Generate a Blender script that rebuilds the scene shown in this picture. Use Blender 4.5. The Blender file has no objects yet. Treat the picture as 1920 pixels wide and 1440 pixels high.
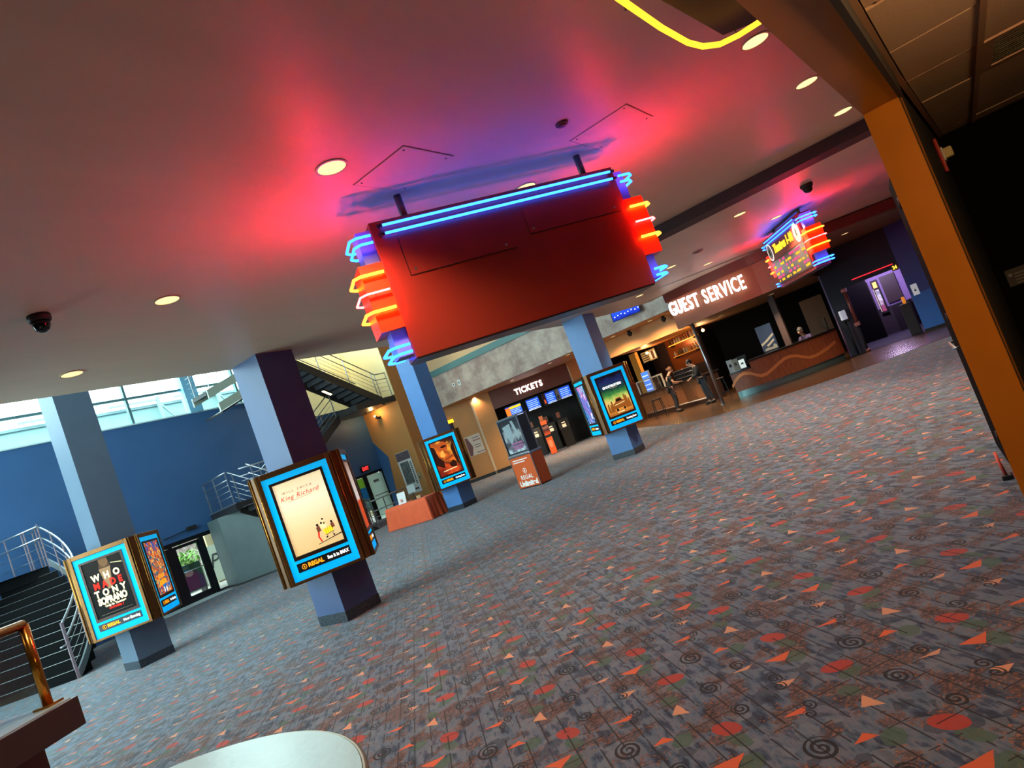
import bpy, bmesh, math, random
from mathutils import Vector, Matrix
random.seed(7)
SC = bpy.context.scene
COL = SC.collection

# ------------------------------------------------------------------ camera
F_PX = 1254.67
YAW, PITCH, ROLL = math.radians(55.286), math.radians(3.564), math.radians(-20.532)
CAM_Z = 1.65
_f = Vector((math.sin(YAW) * math.cos(PITCH), math.cos(YAW) * math.cos(PITCH), math.sin(PITCH)))
_r0 = Vector((math.cos(YAW), -math.sin(YAW), 0))
_u0 = _r0.cross(_f)
_r = _r0 * math.cos(ROLL) + _u0 * math.sin(ROLL)
_u = _r0 * -math.sin(ROLL) + _u0 * math.cos(ROLL)
CAM = Vector((0, 0, CAM_Z))
cam_data = bpy.data.cameras.new('camera')
cam_data.sensor_fit = 'HORIZONTAL'
cam_data.sensor_width = 36.0
cam_data.lens = F_PX / 1920 * 36.0
cam_data.clip_start = 0.02
cam_data.clip_end = 500
cam = bpy.data.objects.new('camera', cam_data)
COL.objects.link(cam)
cam.matrix_world = Matrix(((_r.x, _u.x, -_f.x, 0), (_r.y, _u.y, -_f.y, 0), (_r.z, _u.z, -_f.z, CAM_Z), (0, 0, 0, 1)))
SC.camera = cam

# ------------------------------------------------------------------ sky, exposure
SC.view_settings.view_transform = 'Standard'
SC.view_settings.look = 'None'
SC.view_settings.exposure = 0.42
SC.view_settings.gamma = 1.0
SC.view_settings.use_curve_mapping = False
world = bpy.data.worlds.new('sky')
SC.world = world
world.use_nodes = True
_bg = world.node_tree.nodes['Background']
_bg.inputs['Color'].default_value = (0.82, 0.96, 1.0, 1)
_bg.inputs['Strength'].default_value = 8.5
for _k, _v in (('max_bounces', 4), ('diffuse_bounces', 3), ('glossy_bounces', 2), ('transmission_bounces', 4), ('transparent_max_bounces', 10), ('use_adaptive_sampling', True), ('adaptive_threshold', 0.08), ('adaptive_min_samples', 32)):
    setattr(SC.cycles, _k, _v)
SC.cycles.sample_clamp_indirect = 4.0
SC.cycles.caustics_reflective = False
SC.cycles.caustics_refractive = False

# daylight comes in through these window openings (sky portals, they emit nothing themselves)
def portal(name, loc, rot, sx, sy):
    d = bpy.data.lights.new(name, 'AREA')
    d.shape = 'RECTANGLE'; d.size = sx; d.size_y = sy
    d.cycles.is_portal = True
    o = bpy.data.objects.new(name, d); COL.objects.link(o)
    o.location = loc; o.rotation_euler = rot
    return o
portal('window_portal', (9.5, 22.2, 7.7), (math.radians(-90), 0, 0), 18, 3.2)
portal('window_portal', (0.2, 15.2, 4.6), (0, math.radians(-90), 0), 9.0, 13.0)

# ------------------------------------------------------------------ pixel to place helpers
def ray(px, py):
    return _f * F_PX + _r * (px - 960) - _u * (py - 720)
def PX(axis, val, px, py):
    d = ray(px, py); t = (val - CAM[axis]) / d[axis]
    return CAM + d * t
def XP(v, px, py): return PX(0, v, px, py)
def YP(v, px, py): return PX(1, v, px, py)
def ZP(v, px, py): return PX(2, v, px, py)
def CYL(cx, cy, R, px, py):
    d = ray(px, py); a = d.x * d.x + d.y * d.y
    b = 2 * (d.x * (-cx) + d.y * (-cy)); c = cx * cx + cy * cy - R * R
    t = (-b - math.sqrt(max(b * b - 4 * a * c, 0))) / (2 * a)
    return CAM + d * t
def PLN(p0, n, px, py):
    d = ray(px, py); p0 = Vector(p0); n = Vector(n)
    return CAM + d * ((p0 - CAM).dot(n) / d.dot(n))

# ------------------------------------------------------------------ materials
def lin(c):
    return tuple((x / 255 / 12.92 if x / 255 <= 0.04045 else ((x / 255 + 0.055) / 1.055) ** 2.4) for x in c)
MATS = {}
def mat(name, col, rough=0.5, metal=0.0, emit=None, est=0.0, noise=None, spec=0.5, bump=None, alpha=None, trans=0.0, stretch=None, coat=0.0):
    if name in MATS: return MATS[name]
    m = bpy.data.materials.new(name); m.use_nodes = True
    nt = m.node_tree; b = nt.nodes['Principled BSDF']
    c = lin(col)
    b.inputs['Base Color'].default_value = (*c, 1)
    b.inputs['Roughness'].default_value = rough
    b.inputs['Metallic'].default_value = metal
    b.inputs['Specular IOR Level'].default_value = spec
    if coat: b.inputs['Coat Weight'].default_value = coat
    if emit is not None:
        b.inputs['Emission Color'].default_value = (*lin(emit), 1)
        b.inputs['Emission Strength'].default_value = est
    if trans:
        b.inputs['Transmission Weight'].default_value = trans
        b.inputs['IOR'].default_value = 1.45
    if noise or bump:
        tc = nt.nodes.new('ShaderNodeTexCoord'); mp = nt.nodes.new('ShaderNodeMapping')
        nt.links.new(tc.outputs['Object'], mp.inputs['Vector'])
        if stretch: mp.inputs['Scale'].default_value = stretch
    if noise:
        sc_, amt = noise[0], noise[1]; col2 = lin(noise[2]) if len(noise) > 2 else tuple(x * (1 - amt) for x in c)
        n = nt.nodes.new('ShaderNodeTexNoise'); n.inputs['Scale'].default_value = sc_; n.inputs['Detail'].default_value = 3
        n.inputs['Roughness'].default_value = 0.65
        nt.links.new(mp.outputs['Vector'], n.inputs['Vector'])
        r = nt.nodes.new('ShaderNodeValToRGB'); r.color_ramp.elements[0].position = 0.33; r.color_ramp.elements[1].position = 0.67
        r.color_ramp.elements[0].color = (*col2, 1); r.color_ramp.elements[1].color = (*c, 1)
        nt.links.new(n.outputs['Fac'], r.inputs['Fac']); nt.links.new(r.outputs['Color'], b.inputs['Base Color'])
    if bump:
        n2 = nt.nodes.new('ShaderNodeTexNoise'); n2.inputs['Scale'].default_value = bump[0]; n2.inputs['Detail'].default_value = 2
        nt.links.new(mp.outputs['Vector'], n2.inputs['Vector'])
        bp = nt.nodes.new('ShaderNodeBump'); bp.inputs['Strength'].default_value = bump[1]; bp.inputs['Distance'].default_value = 0.02
        nt.links.new(n2.outputs['Fac'], bp.inputs['Height']); nt.links.new(bp.outputs['Normal'], b.inputs['Normal'])
    MATS[name] = m
    return m
def emis(name, rgb, k):
    """light emitting material: linear rgb times strength"""
    if name in MATS: return MATS[name]
    m = bpy.data.materials.new(name); m.use_nodes = True
    nt = m.node_tree; nt.nodes.clear()
    e = nt.nodes.new('ShaderNodeEmission'); e.inputs['Color'].default_value = (*rgb, 1); e.inputs['Strength'].default_value = k
    o = nt.nodes.new('ShaderNodeOutputMaterial'); nt.links.new(e.outputs[0], o.inputs[0])
    MATS[name] = m
    return m
def glass(name, tint=(0.93, 0.98, 0.97), refl=0.12, rough=0.02):
    """thin pane: mostly see-through with a little mirror reflection"""
    if name in MATS: return MATS[name]
    m = bpy.data.materials.new(name); m.use_nodes = True
    nt = m.node_tree; nt.nodes.clear()
    t = nt.nodes.new('ShaderNodeBsdfTransparent'); t.inputs['Color'].default_value = (*tint, 1)
    g = nt.nodes.new('ShaderNodeBsdfGlossy'); g.inputs['Roughness'].default_value = rough
    fr = nt.nodes.new('ShaderNodeLayerWeight'); fr.inputs['Blend'].default_value = 0.25
    ml = nt.nodes.new('ShaderNodeMath'); ml.operation = 'MULTIPLY_ADD'; ml.inputs[1].default_value = refl * 2.5; ml.inputs[2].default_value = 0.03
    nt.links.new(fr.outputs['Facing'], ml.inputs[0])
    mx = nt.nodes.new('ShaderNodeMixShader'); o = nt.nodes.new('ShaderNodeOutputMaterial')
    nt.links.new(ml.outputs[0], mx.inputs[0]); nt.links.new(t.outputs[0], mx.inputs[1]); nt.links.new(g.outputs[0], mx.inputs[2])
    nt.links.new(mx.outputs[0], o.inputs[0])
    MATS[name] = m
    return m

# ------------------------------------------------------------------ mesh builder
class MB:
    def __init__(s): s.bm = bmesh.new()
    def poly(s, pts):
        try: return s.bm.faces.new([s.bm.verts.new(p) for p in pts])
        except ValueError: return None
    def box(s, x0, y0, z0, x1, y1, z1, bev=0.0):
        v = [s.bm.verts.new((x, y, z)) for z in (z0, z1) for y in (y0, y1) for x in (x0, x1)]
        fs = [s.bm.faces.new([v[i] for i in f]) for f in ((0, 2, 3, 1), (4, 5, 7, 6), (0, 1, 5, 4), (2, 6, 7, 3), (0, 4, 6, 2), (1, 3, 7, 5))]
        if bev:
            ed = list({e for f in fs for e in f.edges})
            bmesh.ops.bevel(s.bm, geom=ed, offset=bev, segments=2, affect='EDGES', profile=0.6)
        return s
    def prism(s, poly, d):
        """extrude a planar polygon (list of 3-D points) by vector d"""
        d = Vector(d); a = [s.bm.verts.new(p) for p in poly]; b = [s.bm.verts.new(Vector(p) + d) for p in poly]
        n = len(poly); s.bm.faces.new(a); s.bm.faces.new(b[::-1])
        for i in range(n): s.bm.faces.new((a[i], b[i], b[(i + 1) % n], a[(i + 1) % n]))
        return s
    def tube(s, path, r, n=8, cap=True, taper=None):
        pts = [Vector(p) for p in path]; rings = []
        up = None
        for i, p in enumerate(pts):
            t = (pts[min(i + 1, len(pts) - 1)] - pts[max(i - 1, 0)])
            if t.length < 1e-9: t = Vector((0, 0, 1))
            t.normalize()
            if up is None:
                up = Vector((0, 0, 1)) if abs(t.z) < 0.9 else Vector((1, 0, 0))
            a = up - t * up.dot(t)
            if a.length < 1e-6: a = t.orthogonal()
            a.normalize(); b = t.cross(a); up = a
            rr = r if taper is None else taper[i]
            rings.append([s.bm.verts.new(p + (a * math.cos(2 * math.pi * k / n) + b * math.sin(2 * math.pi * k / n)) * rr) for k in range(n)])
        for i in range(len(rings) - 1):
            for k in range(n):
                f = s.bm.faces.new((rings[i][k], rings[i][(k + 1) % n], rings[i + 1][(k + 1) % n], rings[i + 1][k])); f.smooth = True
        if cap:
            s.bm.faces.new(rings[0][::-1]); s.bm.faces.new(rings[-1])
        return s
    def bar(s, a, b, w, h, up=(0, 0, 1)):
        """rectangular bar between two points"""
        a, b = Vector(a), Vector(b); t = (b - a).normalized(); u = Vector(up); x = t.cross(u)
        if x.length < 1e-5: x = t.orthogonal()
        x.normalize(); y = x.cross(t)
        c = [x * (w / 2) * i + y * (h / 2) * j for i, j in ((-1, -1), (1, -1), (1, 1), (-1, 1))]
        s.prism([a + q for q in c], b - a); return s
    def lathe(s, prof, cx=0, cy=0, n=24, z0=0.0):
        rings = [[s.bm.verts.new((cx + r * math.cos(2 * math.pi * k / n), cy + r * math.sin(2 * math.pi * k / n), z0 + z)) for k in range(n)] for r, z in prof]
        for i in range(len(rings) - 1):
            for k in range(n):
                f = s.bm.faces.new((rings[i][k], rings[i][(k + 1) % n], rings[i + 1][(k + 1) % n], rings[i + 1][k])); f.smooth = True
        s.bm.faces.new(rings[0][::-1]); s.bm.faces.new(rings[-1]); return s
    def sph(s, c, r, sx=1, sy=1, sz=1, n=10):
        g = bmesh.ops.create_uvsphere(s.bm, u_segments=n + 2, v_segments=n, radius=r)
        bmesh.ops.scale(s.bm, vec=(sx, sy, sz), verts=g['verts']); bmesh.ops.translate(s.bm, vec=c, verts=g['verts'])
        for v in g['verts']:
            for f in v.link_faces: f.smooth = True
        return s
    def build(s, name, m, parent=None):
        bmesh.ops.recalc_face_normals(s.bm, faces=s.bm.faces[:])
        me = bpy.data.meshes.new(name); s.bm.to_mesh(me); s.bm.free()
        return link(name, me, m, parent)
def link(name, me, m, parent=None):
    o = bpy.data.objects.new(name, me)
    if m is not None:
        me.materials.clear(); me.materials.append(m)
    COL.objects.link(o)
    if parent is not None: o.parent = parent
    return o
def tag(o, label=None, cat=None, group=None, kind=None):
    for k, v in (('label', label), ('category', cat), ('group', group), ('kind', kind)):
        if v: o[k] = v
    return o
def thing(name, label, cat, loc=(0, 0, 0), rz=0.0, group=None, kind=None):
    o = bpy.data.objects.new(name, None); COL.objects.link(o)
    o.empty_display_size = 0.1; o.location = loc; o.rotation_euler = (0, 0, rz)
    return tag(o, label, cat, group, kind)
def struct(o, label=None): return tag(o, label, kind='structure')
def copy_tree(o, parent=None):
    c = o.copy(); COL.objects.link(c)
    if parent is not None: c.parent = parent
    for ch in list(o.children): copy_tree(ch, c)
    return c
def box(name, a, b, m, parent=None, bev=0.0):
    return MB().box(*a, *b, bev).build(name, m, parent)
def text(name, s, size, m, parent, loc, rot=(90, 0, 0), ext=0.004, bold=0.0, align='CENTER', space=1.0, shear=0.0, sx=1.0):
    """flat or raised lettering as a mesh; default stands upright facing -y"""
    cu = bpy.data.curves.new(name, 'FONT'); cu.body = s; cu.size = size; cu.align_x = align; cu.align_y = 'CENTER'
    cu.extrude = ext; cu.offset = bold; cu.space_character = space; cu.shear = shear; cu.resolution_u = 3
    t = bpy.data.objects.new(name + '_tmp', cu); COL.objects.link(t)
    dg = bpy.context.evaluated_depsgraph_get(); dg.update()
    me = bpy.data.meshes.new_from_object(t.evaluated_get(dg))
    bpy.data.objects.remove(t); bpy.data.curves.remove(cu)
    o = link(name, me, m, parent)
    o.location = loc; o.rotation_euler = tuple(math.radians(a) for a in rot); o.scale = (sx, 1, 1)
    return o
def pol(cx, cy, R, deg): return (cx + R * math.cos(math.radians(deg)), cy + R * math.sin(math.radians(deg)))

# ------------------------------------------------------------------ carpet material (woven print, repeats every 0.915 m)
class NX:
    """tiny expression helper over shader math nodes"""
    nt = None
    def __init__(s, v): s.v = v
    @staticmethod
    def op(o, *a):
        n = NX.nt.nodes.new('ShaderNodeMath'); n.operation = o
        for i, x in enumerate(a):
            if isinstance(x, NX): NX.nt.links.new(x.v, n.inputs[i])
            else: n.inputs[i].default_value = float(x)
        return NX(n.outputs[0])
    def __add__(s, o): return NX.op('ADD', s, o)
    __radd__ = __add__
    def __sub__(s, o): return NX.op('SUBTRACT', s, o)
    def __rsub__(s, o): return NX.op('SUBTRACT', o, s)
    def __mul__(s, o): return NX.op('MULTIPLY', s, o)
    __rmul__ = __mul__
    def __truediv__(s, o): return NX.op('DIVIDE', s, o)
    def lt(s, o): return NX.op('LESS_THAN', s, o)
    def gt(s, o): return NX.op('GREATER_THAN', s, o)
    def fr(s): return NX.op('FRACT', s)
    def ab(s): return NX.op('ABSOLUTE', s)
    def mx(s, o): return NX.op('MAXIMUM', s, o)
    def mn(s, o): return NX.op('MINIMUM', s, o)
def carpet_material():
    m = bpy.data.materials.new('patterned_carpet'); m.use_nodes = True
    nt = m.node_tree; NX.nt = nt; b = nt.nodes['Principled BSDF']
    geo = nt.nodes.new('ShaderNodeNewGeometry')
    sep = nt.nodes.new('ShaderNodeSeparateXYZ'); nt.links.new(geo.outputs['Position'], sep.inputs[0])
    x, y = NX(sep.outputs[0]), NX(sep.outputs[1]); T = 0.915
    def noise(scale, detail=4, rough=0.6, vec=None, dim='3D'):
        n = nt.nodes.new('ShaderNodeTexNoise'); n.inputs['Scale'].default_value = scale; n.inputs['Detail'].default_value = detail
        n.inputs['Roughness'].default_value = rough
        nt.links.new(vec if vec is not None else geo.outputs['Position'], n.inputs['Vector']); return n
    def ramp(fac, stops):
        r = nt.nodes.new('ShaderNodeValToRGB'); e = r.color_ramp.elements
        while len(e) < len(stops): e.new(0.5)
        for i, (p, c) in enumerate(stops): e[i].position = p; e[i].color = (*lin(c), 1)
        nt.links.new(fac, r.inputs['Fac']); return r.outputs['Color']
    def mix(fac, a, c):
        n = nt.nodes.new('ShaderNodeMix'); n.data_type = 'RGBA'
        if isinstance(fac, NX): nt.links.new(fac.v, n.inputs['Factor'])
        else: n.inputs['Factor'].default_value = fac
        for sock, val in ((n.inputs['A'], a), (n.inputs['B'], c)):
            pass
        ia = [i for i in n.inputs if i.name == 'A' and i.type == 'RGBA'][0]; ib = [i for i in n.inputs if i.name == 'B' and i.type == 'RGBA'][0]
        for sock, val in ((ia, a), (ib, c)):
            if isinstance(val, tuple): sock.default_value = (*lin(val), 1)
            else: nt.links.new(val, sock)
        return [o for o in n.outputs if o.type == 'RGBA'][0]
    # 45 degree axes of the weave
    p = (x + y) * 0.70711; q = (x - y) * 0.70711
    cmb = nt.nodes.new('ShaderNodeCombineXYZ'); nt.links.new((p * 0.45).v, cmb.inputs[0]); nt.links.new((q * 1.6).v, cmb.inputs[1])
    # slate mottling in brush strokes
    n1 = noise(9.0, 4, 0.62, cmb.outputs[0])
    base = ramp(n1.outputs['Fac'], [(0.29, (12, 18, 30)), (0.38, (34, 50, 72)), (0.47, (72, 92, 112)), (0.55, (92, 100, 114)), (0.62, (48, 66, 90)), (0.72, (24, 36, 56))])
    vor = nt.nodes.new('ShaderNodeTexVoronoi'); vor.inputs['Scale'].default_value = 13.0; nt.links.new(geo.outputs['Position'], vor.inputs['Vector'])
    bc = nt.nodes.new('ShaderNodeSeparateColor'); nt.links.new(vor.outputs['Color'], bc.inputs[0])
    base = mix(NX(bc.outputs[0]).gt(0.80) * 0.55, base, (28, 38, 56))
    base = mix(NX(bc.outputs[1]).gt(0.84) * 0.55, base, (100, 112, 124))
    # rust coloured speckled drifts
    n2 = noise(4.6, 3, 0.6); n3 = noise(52.0, 2, 0.7)
    drift = NX(n2.outputs['Fac']); speck = NX(n3.outputs['Fac'])
    rust = ramp(n3.outputs['Fac'], [(0.36, (30, 26, 28)), (0.46, (68, 48, 42)), (0.56, (94, 64, 50)), (0.68, (156, 98, 52))])
    base = mix((drift + (speck - 0.5) * 0.35).gt(0.545) * 0.72, base, rust)
    def loc(cx, cy):
        return NX.op('WRAP', x - cx, T / 2, -T / 2), NX.op('WRAP', y - cy, T / 2, -T / 2)
    def mad(a, k, c): return NX.op('MULTIPLY_ADD', a, k, c)
    brk = NX(noise(6.0, 1).outputs['Fac']); wob = NX(noise(16.0, 1).outputs['Fac']) - 0.5
    def ell(cx, cy, a, bb, ang, w=0.5):
        dx, dy = loc(cx, cy); ca, sa = math.cos(math.radians(ang)), math.sin(math.radians(ang))
        u = mad(dx, ca / a, dy * (sa / a)); v = mad(dy, ca / bb, dx * (-sa / bb))
        return mad(wob, w, mad(u, u, v * v)).lt(1.0)
    def tri(pts):
        cx = sum(a for a, _ in pts) / 3; cy = sum(a for _, a in pts) / 3
        dx, dy = loc(cx, cy); r = None
        for i in range(3):
            ax, ay = pts[i][0] - cx, pts[i][1] - cy; bx, by = pts[(i + 1) % 3][0] - cx, pts[(i + 1) % 3][1] - cy
            nx, ny = by - ay, ax - bx; l = math.hypot(nx, ny); nx /= l; ny /= l
            k = nx * ax + ny * ay
            if k < 0: nx, ny, k = -nx, -ny, -k
            d = mad(dx, nx, mad(dy, ny, -k))
            r = d if r is None else r.mx(d)
        return mad(wob, 0.012, r).lt(0.0)
    def spiral(cx, cy, R, pitch, w, ang, sgn=1, sq=0.75):
        dx, dy = loc(cx, cy); h = 0.70711
        u = dx + dy; v = (dy - dx) * (1 / sq)
        r = NX.op('SQRT', mad(u, u, v * v)); th = NX.op('ARCTAN2', v, u)
        s = mad(th, sgn / (2 * math.pi), mad(r, h / pitch, ang)).fr()
        return (s - 0.5).ab().lt(w) * NX.op('COMPARE', r, (R + pitch * 0.25) / 2 / h, (R - pitch * 0.25) / 2 / h)
    def union(ms):
        o = ms[0]
        for k in ms[1:]: o = o.mx(k)
        return o
    # soft green lozenges and red ovals
    base = mix(union([ell(*a, 1.2) for a in ((0.02, 0.80, 0.065, 0.05, 20), (0.38, 0.10, 0.06, 0.045, 70), (0.77, 0.42, 0.07, 0.05, 10), (0.02, 0.52, 0.075, 0.04, 60), (0.55, 0.12, 0.07, 0.04, -30))]) * 0.8, base, (60, 88, 74))
    base = mix(ell(0.11, 0.61, 0.055, 0.078, -15, 0.5).mx(ell(0.62, 0.19, 0.055, 0.078, 25, 0.5)) * (speck * 0.35 + 0.78), base, (150, 54, 44))
    # loose joint lines of the print, at 45 degrees
    g = 0.1525 * 0.70711
    la = ((q / g + 0.35).fr() - 0.5).ab().gt(0.460) * brk.gt(0.42)
    lb = ((p / g + 0.1).fr() - 0.5).ab().gt(0.466) * drift.gt(0.52)
    base = mix(la.mx(lb) * 0.85, base, (18, 20, 26))
    # paper-like triangles
    base = mix(union([tri([(0.73, 0.585), (0.84, 0.47), (0.725, 0.47)]), tri([(-0.03, 0.94), (0.05, 0.92), (0.03, 0.85)]), tri([(0.175, 0.37), (0.275, 0.28), (0.215, 0.265)])]), base, (192, 88, 52))
    base = mix(union([tri([(0.24, 0.03), (0.345, 0.045), (0.26, -0.065)]), tri([(0.63, 0.74), (0.72, 0.65), (0.665, 0.66)]), tri([(0.50, 0.47), (0.53, 0.375), (0.45, 0.40)])]), base, (188, 134, 104))
    # black scrolls
    blk = union([spiral(*a) for a in ((0.865, 0.15, 0.092, 0.038, 0.26, 0.1), (0.49, 0.82, 0.076, 0.035, 0.26, 0.6), (0.275, 0.59, 0.060, 0.03, 0.26, 0.3), (0.72, 0.735, 0.057, 0.03, 0.26, 0.8),
              (0.545, 0.485, 0.050, 0.028, 0.26, 0.2), (0.465, 0.44, 0.046, 0.027, 0.26, 0.7, -1), (0.285, 0.265, 0.048, 0.027, 0.26, 0.4), (0.205, 0.245, 0.038, 0.024, 0.26, 0.9, -1))])
    base = mix(blk * 0.93, base, (16, 16, 20))
    nt.links.new(base, b.inputs['Base Color'])
    b.inputs['Roughness'].default_value = 0.82; b.inputs['Specular IOR Level'].default_value = 0.25
    b.inputs['Sheen Weight'].default_value = 0.2; b.inputs['Sheen Roughness'].default_value = 0.35
    return m
M_CARPET = carpet_material()

# ------------------------------------------------------------------ shared materials
M_CEIL = mat('ceiling_paint', (236, 212, 182), 0.42, spec=0.4, noise=(1.2, 0.06), stretch=(0.3, 2, 1))
M_CEILFAR = mat('far_ceiling_paint', (232, 212, 188), 0.42, spec=0.4, noise=(1.2, 0.06), stretch=(0.3, 2, 1))
M_BLUE = mat('blue_wall_paint', (54, 96, 144), 0.55, noise=(0.7, 0.10))
M_COLBLUE = mat('column_blue_paint', (72, 122, 184), 0.42, spec=0.6, noise=(3, 0.08))
M_COLSLATE = mat('column_slate_tone', (82, 98, 116), 0.42, spec=0.6, noise=(3, 0.08))  # greyer tone for the column nearest the curved stair
M_COLNAVY = mat('column_navy_tone', (44, 66, 114), 0.42, spec=0.6, noise=(3, 0.08))  # darker tone for the column with the cream poster
M_NAVY = mat('navy_paint', (30, 36, 74), 0.5)
M_TAN = mat('tan_wall_paint', (188, 128, 70), 0.6, noise=(1.0, 0.08))
M_CREAM = mat('cream_wall_paint', (240, 230, 180), 0.7)
M_TAUPE = mat('mottled_plaster', (204, 182, 166), 0.5, noise=(1.6, 0.2, (158, 128, 118)))
M_GREYWALL = mat('grey_green_plaster', (96, 108, 108), 0.6, noise=(1.4, 0.18))
M_ORANGE = mat('orange_portal_paint', (196, 118, 20), 0.38, noise=(2.0, 0.08, (180, 106, 20)))
M_MAROON = mat('maroon_paint', (96, 34, 26), 0.45)
M_SIGNRED = mat('sign_red_enamel', (168, 46, 30), 0.4)
M_BLACK = mat('black_paint', (16, 15, 16), 0.55)
M_CHAR = mat('charcoal_paint', (44, 42, 40), 0.6)
M_DARKMETAL = mat('dark_metal', (38, 36, 38), 0.4, 0.7)
M_STEEL = mat('brushed_steel', (178, 178, 182), 0.28, 0.9)
M_PINKSTEEL = mat('mauve_painted_steel', (150, 128, 132), 0.4, 0.3)
M_BRONZE = mat('bronze_frame', (120, 78, 40), 0.33, 0.75, noise=(6, 0.25))
M_BRASS = mat('brass_tube', (176, 118, 48), 0.22, 0.95)
M_WHITE = mat('white_plastic', (226, 226, 226), 0.4)
M_WOODFL = mat('wood_plank_floor', (112, 80, 54), 0.25, noise=(5, 0.3, (70, 48, 34)), stretch=(1, 9, 1))
M_GRANITE = mat('speckled_granite', (66, 74, 84), 0.25, noise=(55, 0.8, (14, 16, 20)))
M_TILE = mat('ceiling_tile', (206, 168, 136), 0.9, noise=(70, 0.12))
M_GRIDT = mat('tile_grid_metal', (186, 142, 114), 0.5, 0.2)
M_GLASS = glass('clear_glass')
M_GLASSC = glass('case_glass', (0.9, 0.95, 0.96), 0.12)
M_WINGLASS = glass('window_glass', (0.88, 0.99, 0.98), 0.1)

# ================================================================== STRUCTURE
H1, H2, ATR = 3.8423, 3.69, 9.6
WY = 22.0            # back wall of the atrium
struct(MB().poly([(-3, -4, 0), (34, -4, 0), (34, 24, 0), (-3, 24, 0)]) and None) if False else None
mb = MB(); mb.box(-3, -4, -0.2, 34, WY, 0.0)
struct(mb.build('floor', M_CARPET), 'patterned lobby carpet with spirals and orange triangles')
EDGE = [(19.9, -0.6), (19.7, 0.5), (19.45, 1.1), (19.0, 1.8), (18.5, 2.5), (18.15, 3.4), (18.03, 4.3), (18.02, 5.4), (18.2, 6.4), (18.6, 7.25), (19.4, 8.2), (20.6, 9.2), (22.0, 10.3), (23.2, 11.4), (24.6, 13.0)]
mb = MB(); mb.prism([(x, y, 0.0) for x, y in EDGE] + [(33.5, 13.0, 0), (33.5, -0.6, 0)], (0, 0, 0.006))
struct(mb.build('floor.001', M_WOODFL), 'brown wood floor in front of the guest counter and bar')

# --- ceilings
mb = MB(); mb.box(-3, -0.02, H1, 10.34, 8.42, H1 + 0.5)
struct(mb.build('ceiling', M_CEIL), 'pale lobby ceiling washed red and violet by neon')
FE = [(10.72, 8.42), (15.2, 8.42), (17.3, 7.95), (18.6, 7.25)] + [e for e in reversed(EDGE[:10])][1:] + [(19.9, -0.02), (10.72, -0.02)]
mb = MB(); mb.prism([(x, y, H2) for x, y in FE], (0, 0, 0.65))
struct(mb.build('ceiling.001', M_CEILFAR), 'pale far ceiling beyond the dark beam')
mb = MB(); mb.box(10.30, -0.02, H2 - 0.015, 10.74, 8.43, H1 + 0.5)
struct(mb.build('trim_1', mat('dark_beam_paint', (34, 9, 8), 0.6)), 'dark maroon ceiling beam crossing the lobby')
# soffit beyond the curved bulkhead, over the theatre entrance and the counters
mb = MB(); mb.prism([(x + 0.06, y, 3.42) for x, y in EDGE[:6]] + [(34, 3.4, 3.42), (34, -0.6, 3.42)], (0, 0, 0.3))
struct(mb.build('ceiling.002', mat('soffit_tan', (150, 116, 88), 0.5)))
mb = MB(); mb.prism([(x + 0.1, y, 2.78) for x, y in EDGE[5:9]] + [(18.5, 6.72, 2.78), (24.0, 8.2, 2.78), (34, 8.2, 2.78), (34, 3.64, 2.78), (23.5, 3.64, 2.78)], (0, 0, 0.5))
struct(mb.build('ceiling.003', mat('counter_soffit', (120, 90, 66), 0.6)))
# curved bulkhead: tall over the guest counter, shallow over the theatre entrance
def ribbon(path, z0, z1, th, m, name, z0f=None):
    mb = MB(); n = len(path)
    for i in range(n - 1):
        (ax, ay), (bx, by) = path[i], path[i + 1]
        mb.prism([(ax, ay, z0), (bx, by, z0), (bx, by, z1), (ax, ay, z1)], (th, 0, 0))
    bmesh.ops.remove_doubles(mb.bm, verts=mb.bm.verts[:], dist=1e-5)
    return mb.build(name, m)
def smooth(path, k=4):
    out = []
    P = [Vector((x, y)) for x, y in path]; P = [P[0] * 2 - P[1]] + P + [P[-1] * 2 - P[-2]]
    for i in range(1, len(P) - 2):
        for s in range(k):
            t = s / k; p0, p1, p2, p3 = P[i - 1:i + 3]
            v = 0.5 * ((2 * p1) + (p2 - p0) * t + (2 * p0 - 5 * p1 + 4 * p2 - p3) * t * t + (3 * p1 - p0 - 3 * p2 + p3) * t ** 3)
            out.append((v.x, v.y))
    out.append((P[-2].x, P[-2].y)); return out
M_FASCIA = mat('brown_red_fascia', (164, 92, 58), 0.5, noise=(0.8, 0.1))
FASC = smooth([(17.62, 3.0)] + [(18.0, 3.9), (17.95, 4.9), (18.05, 5.8), (18.35, 6.7)])
struct(ribbon(FASC, 2.62, 3.5, 0.12, M_FASCIA, 'trim_2'), 'brown curved fascia carrying the guest service letters')
struct(ribbon(smooth([(19.6, 0.2), (19.3, 0.9), (18.9, 1.7), (18.3, 2.5), (17.56, 3.1), (17.9, 4.0), (17.9, 4.9), (18.0, 5.85), (18.3, 6.75)]), 3.44, 3.74, 0.1, mat('maroon_band', (120, 52, 38), 0.5), 'trim_3'), 'maroon band curving along the ceiling edge')

# --- atrium back wall (y = 22) with window band and two door openings
mb = MB(); t = 0.25
D0, D1, DH = 9.35, 12.36, 2.03          # glazed entrance
E0, E1, EH = 18.62, 20.2, 2.03          # exit doors
for a in ((-3, 0, D0, 6.05), (D0, DH, D1, 6.05), (D1, 0, E0, 6.05), (E0, EH, E1, 6.05), (E1, 0, 34, 9.6), (-3, 6.05, 1.2, 9.6), (17.4, 6.05, E1, 9.6), (1.2, 9.3, 17.4, 9.6)):
    mb.box(a[0], WY, a[1], a[2], WY + t, a[3])
struct(mb.build('wall_back', M_BLUE), 'tall blue atrium wall under the clerestory windows')
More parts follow.
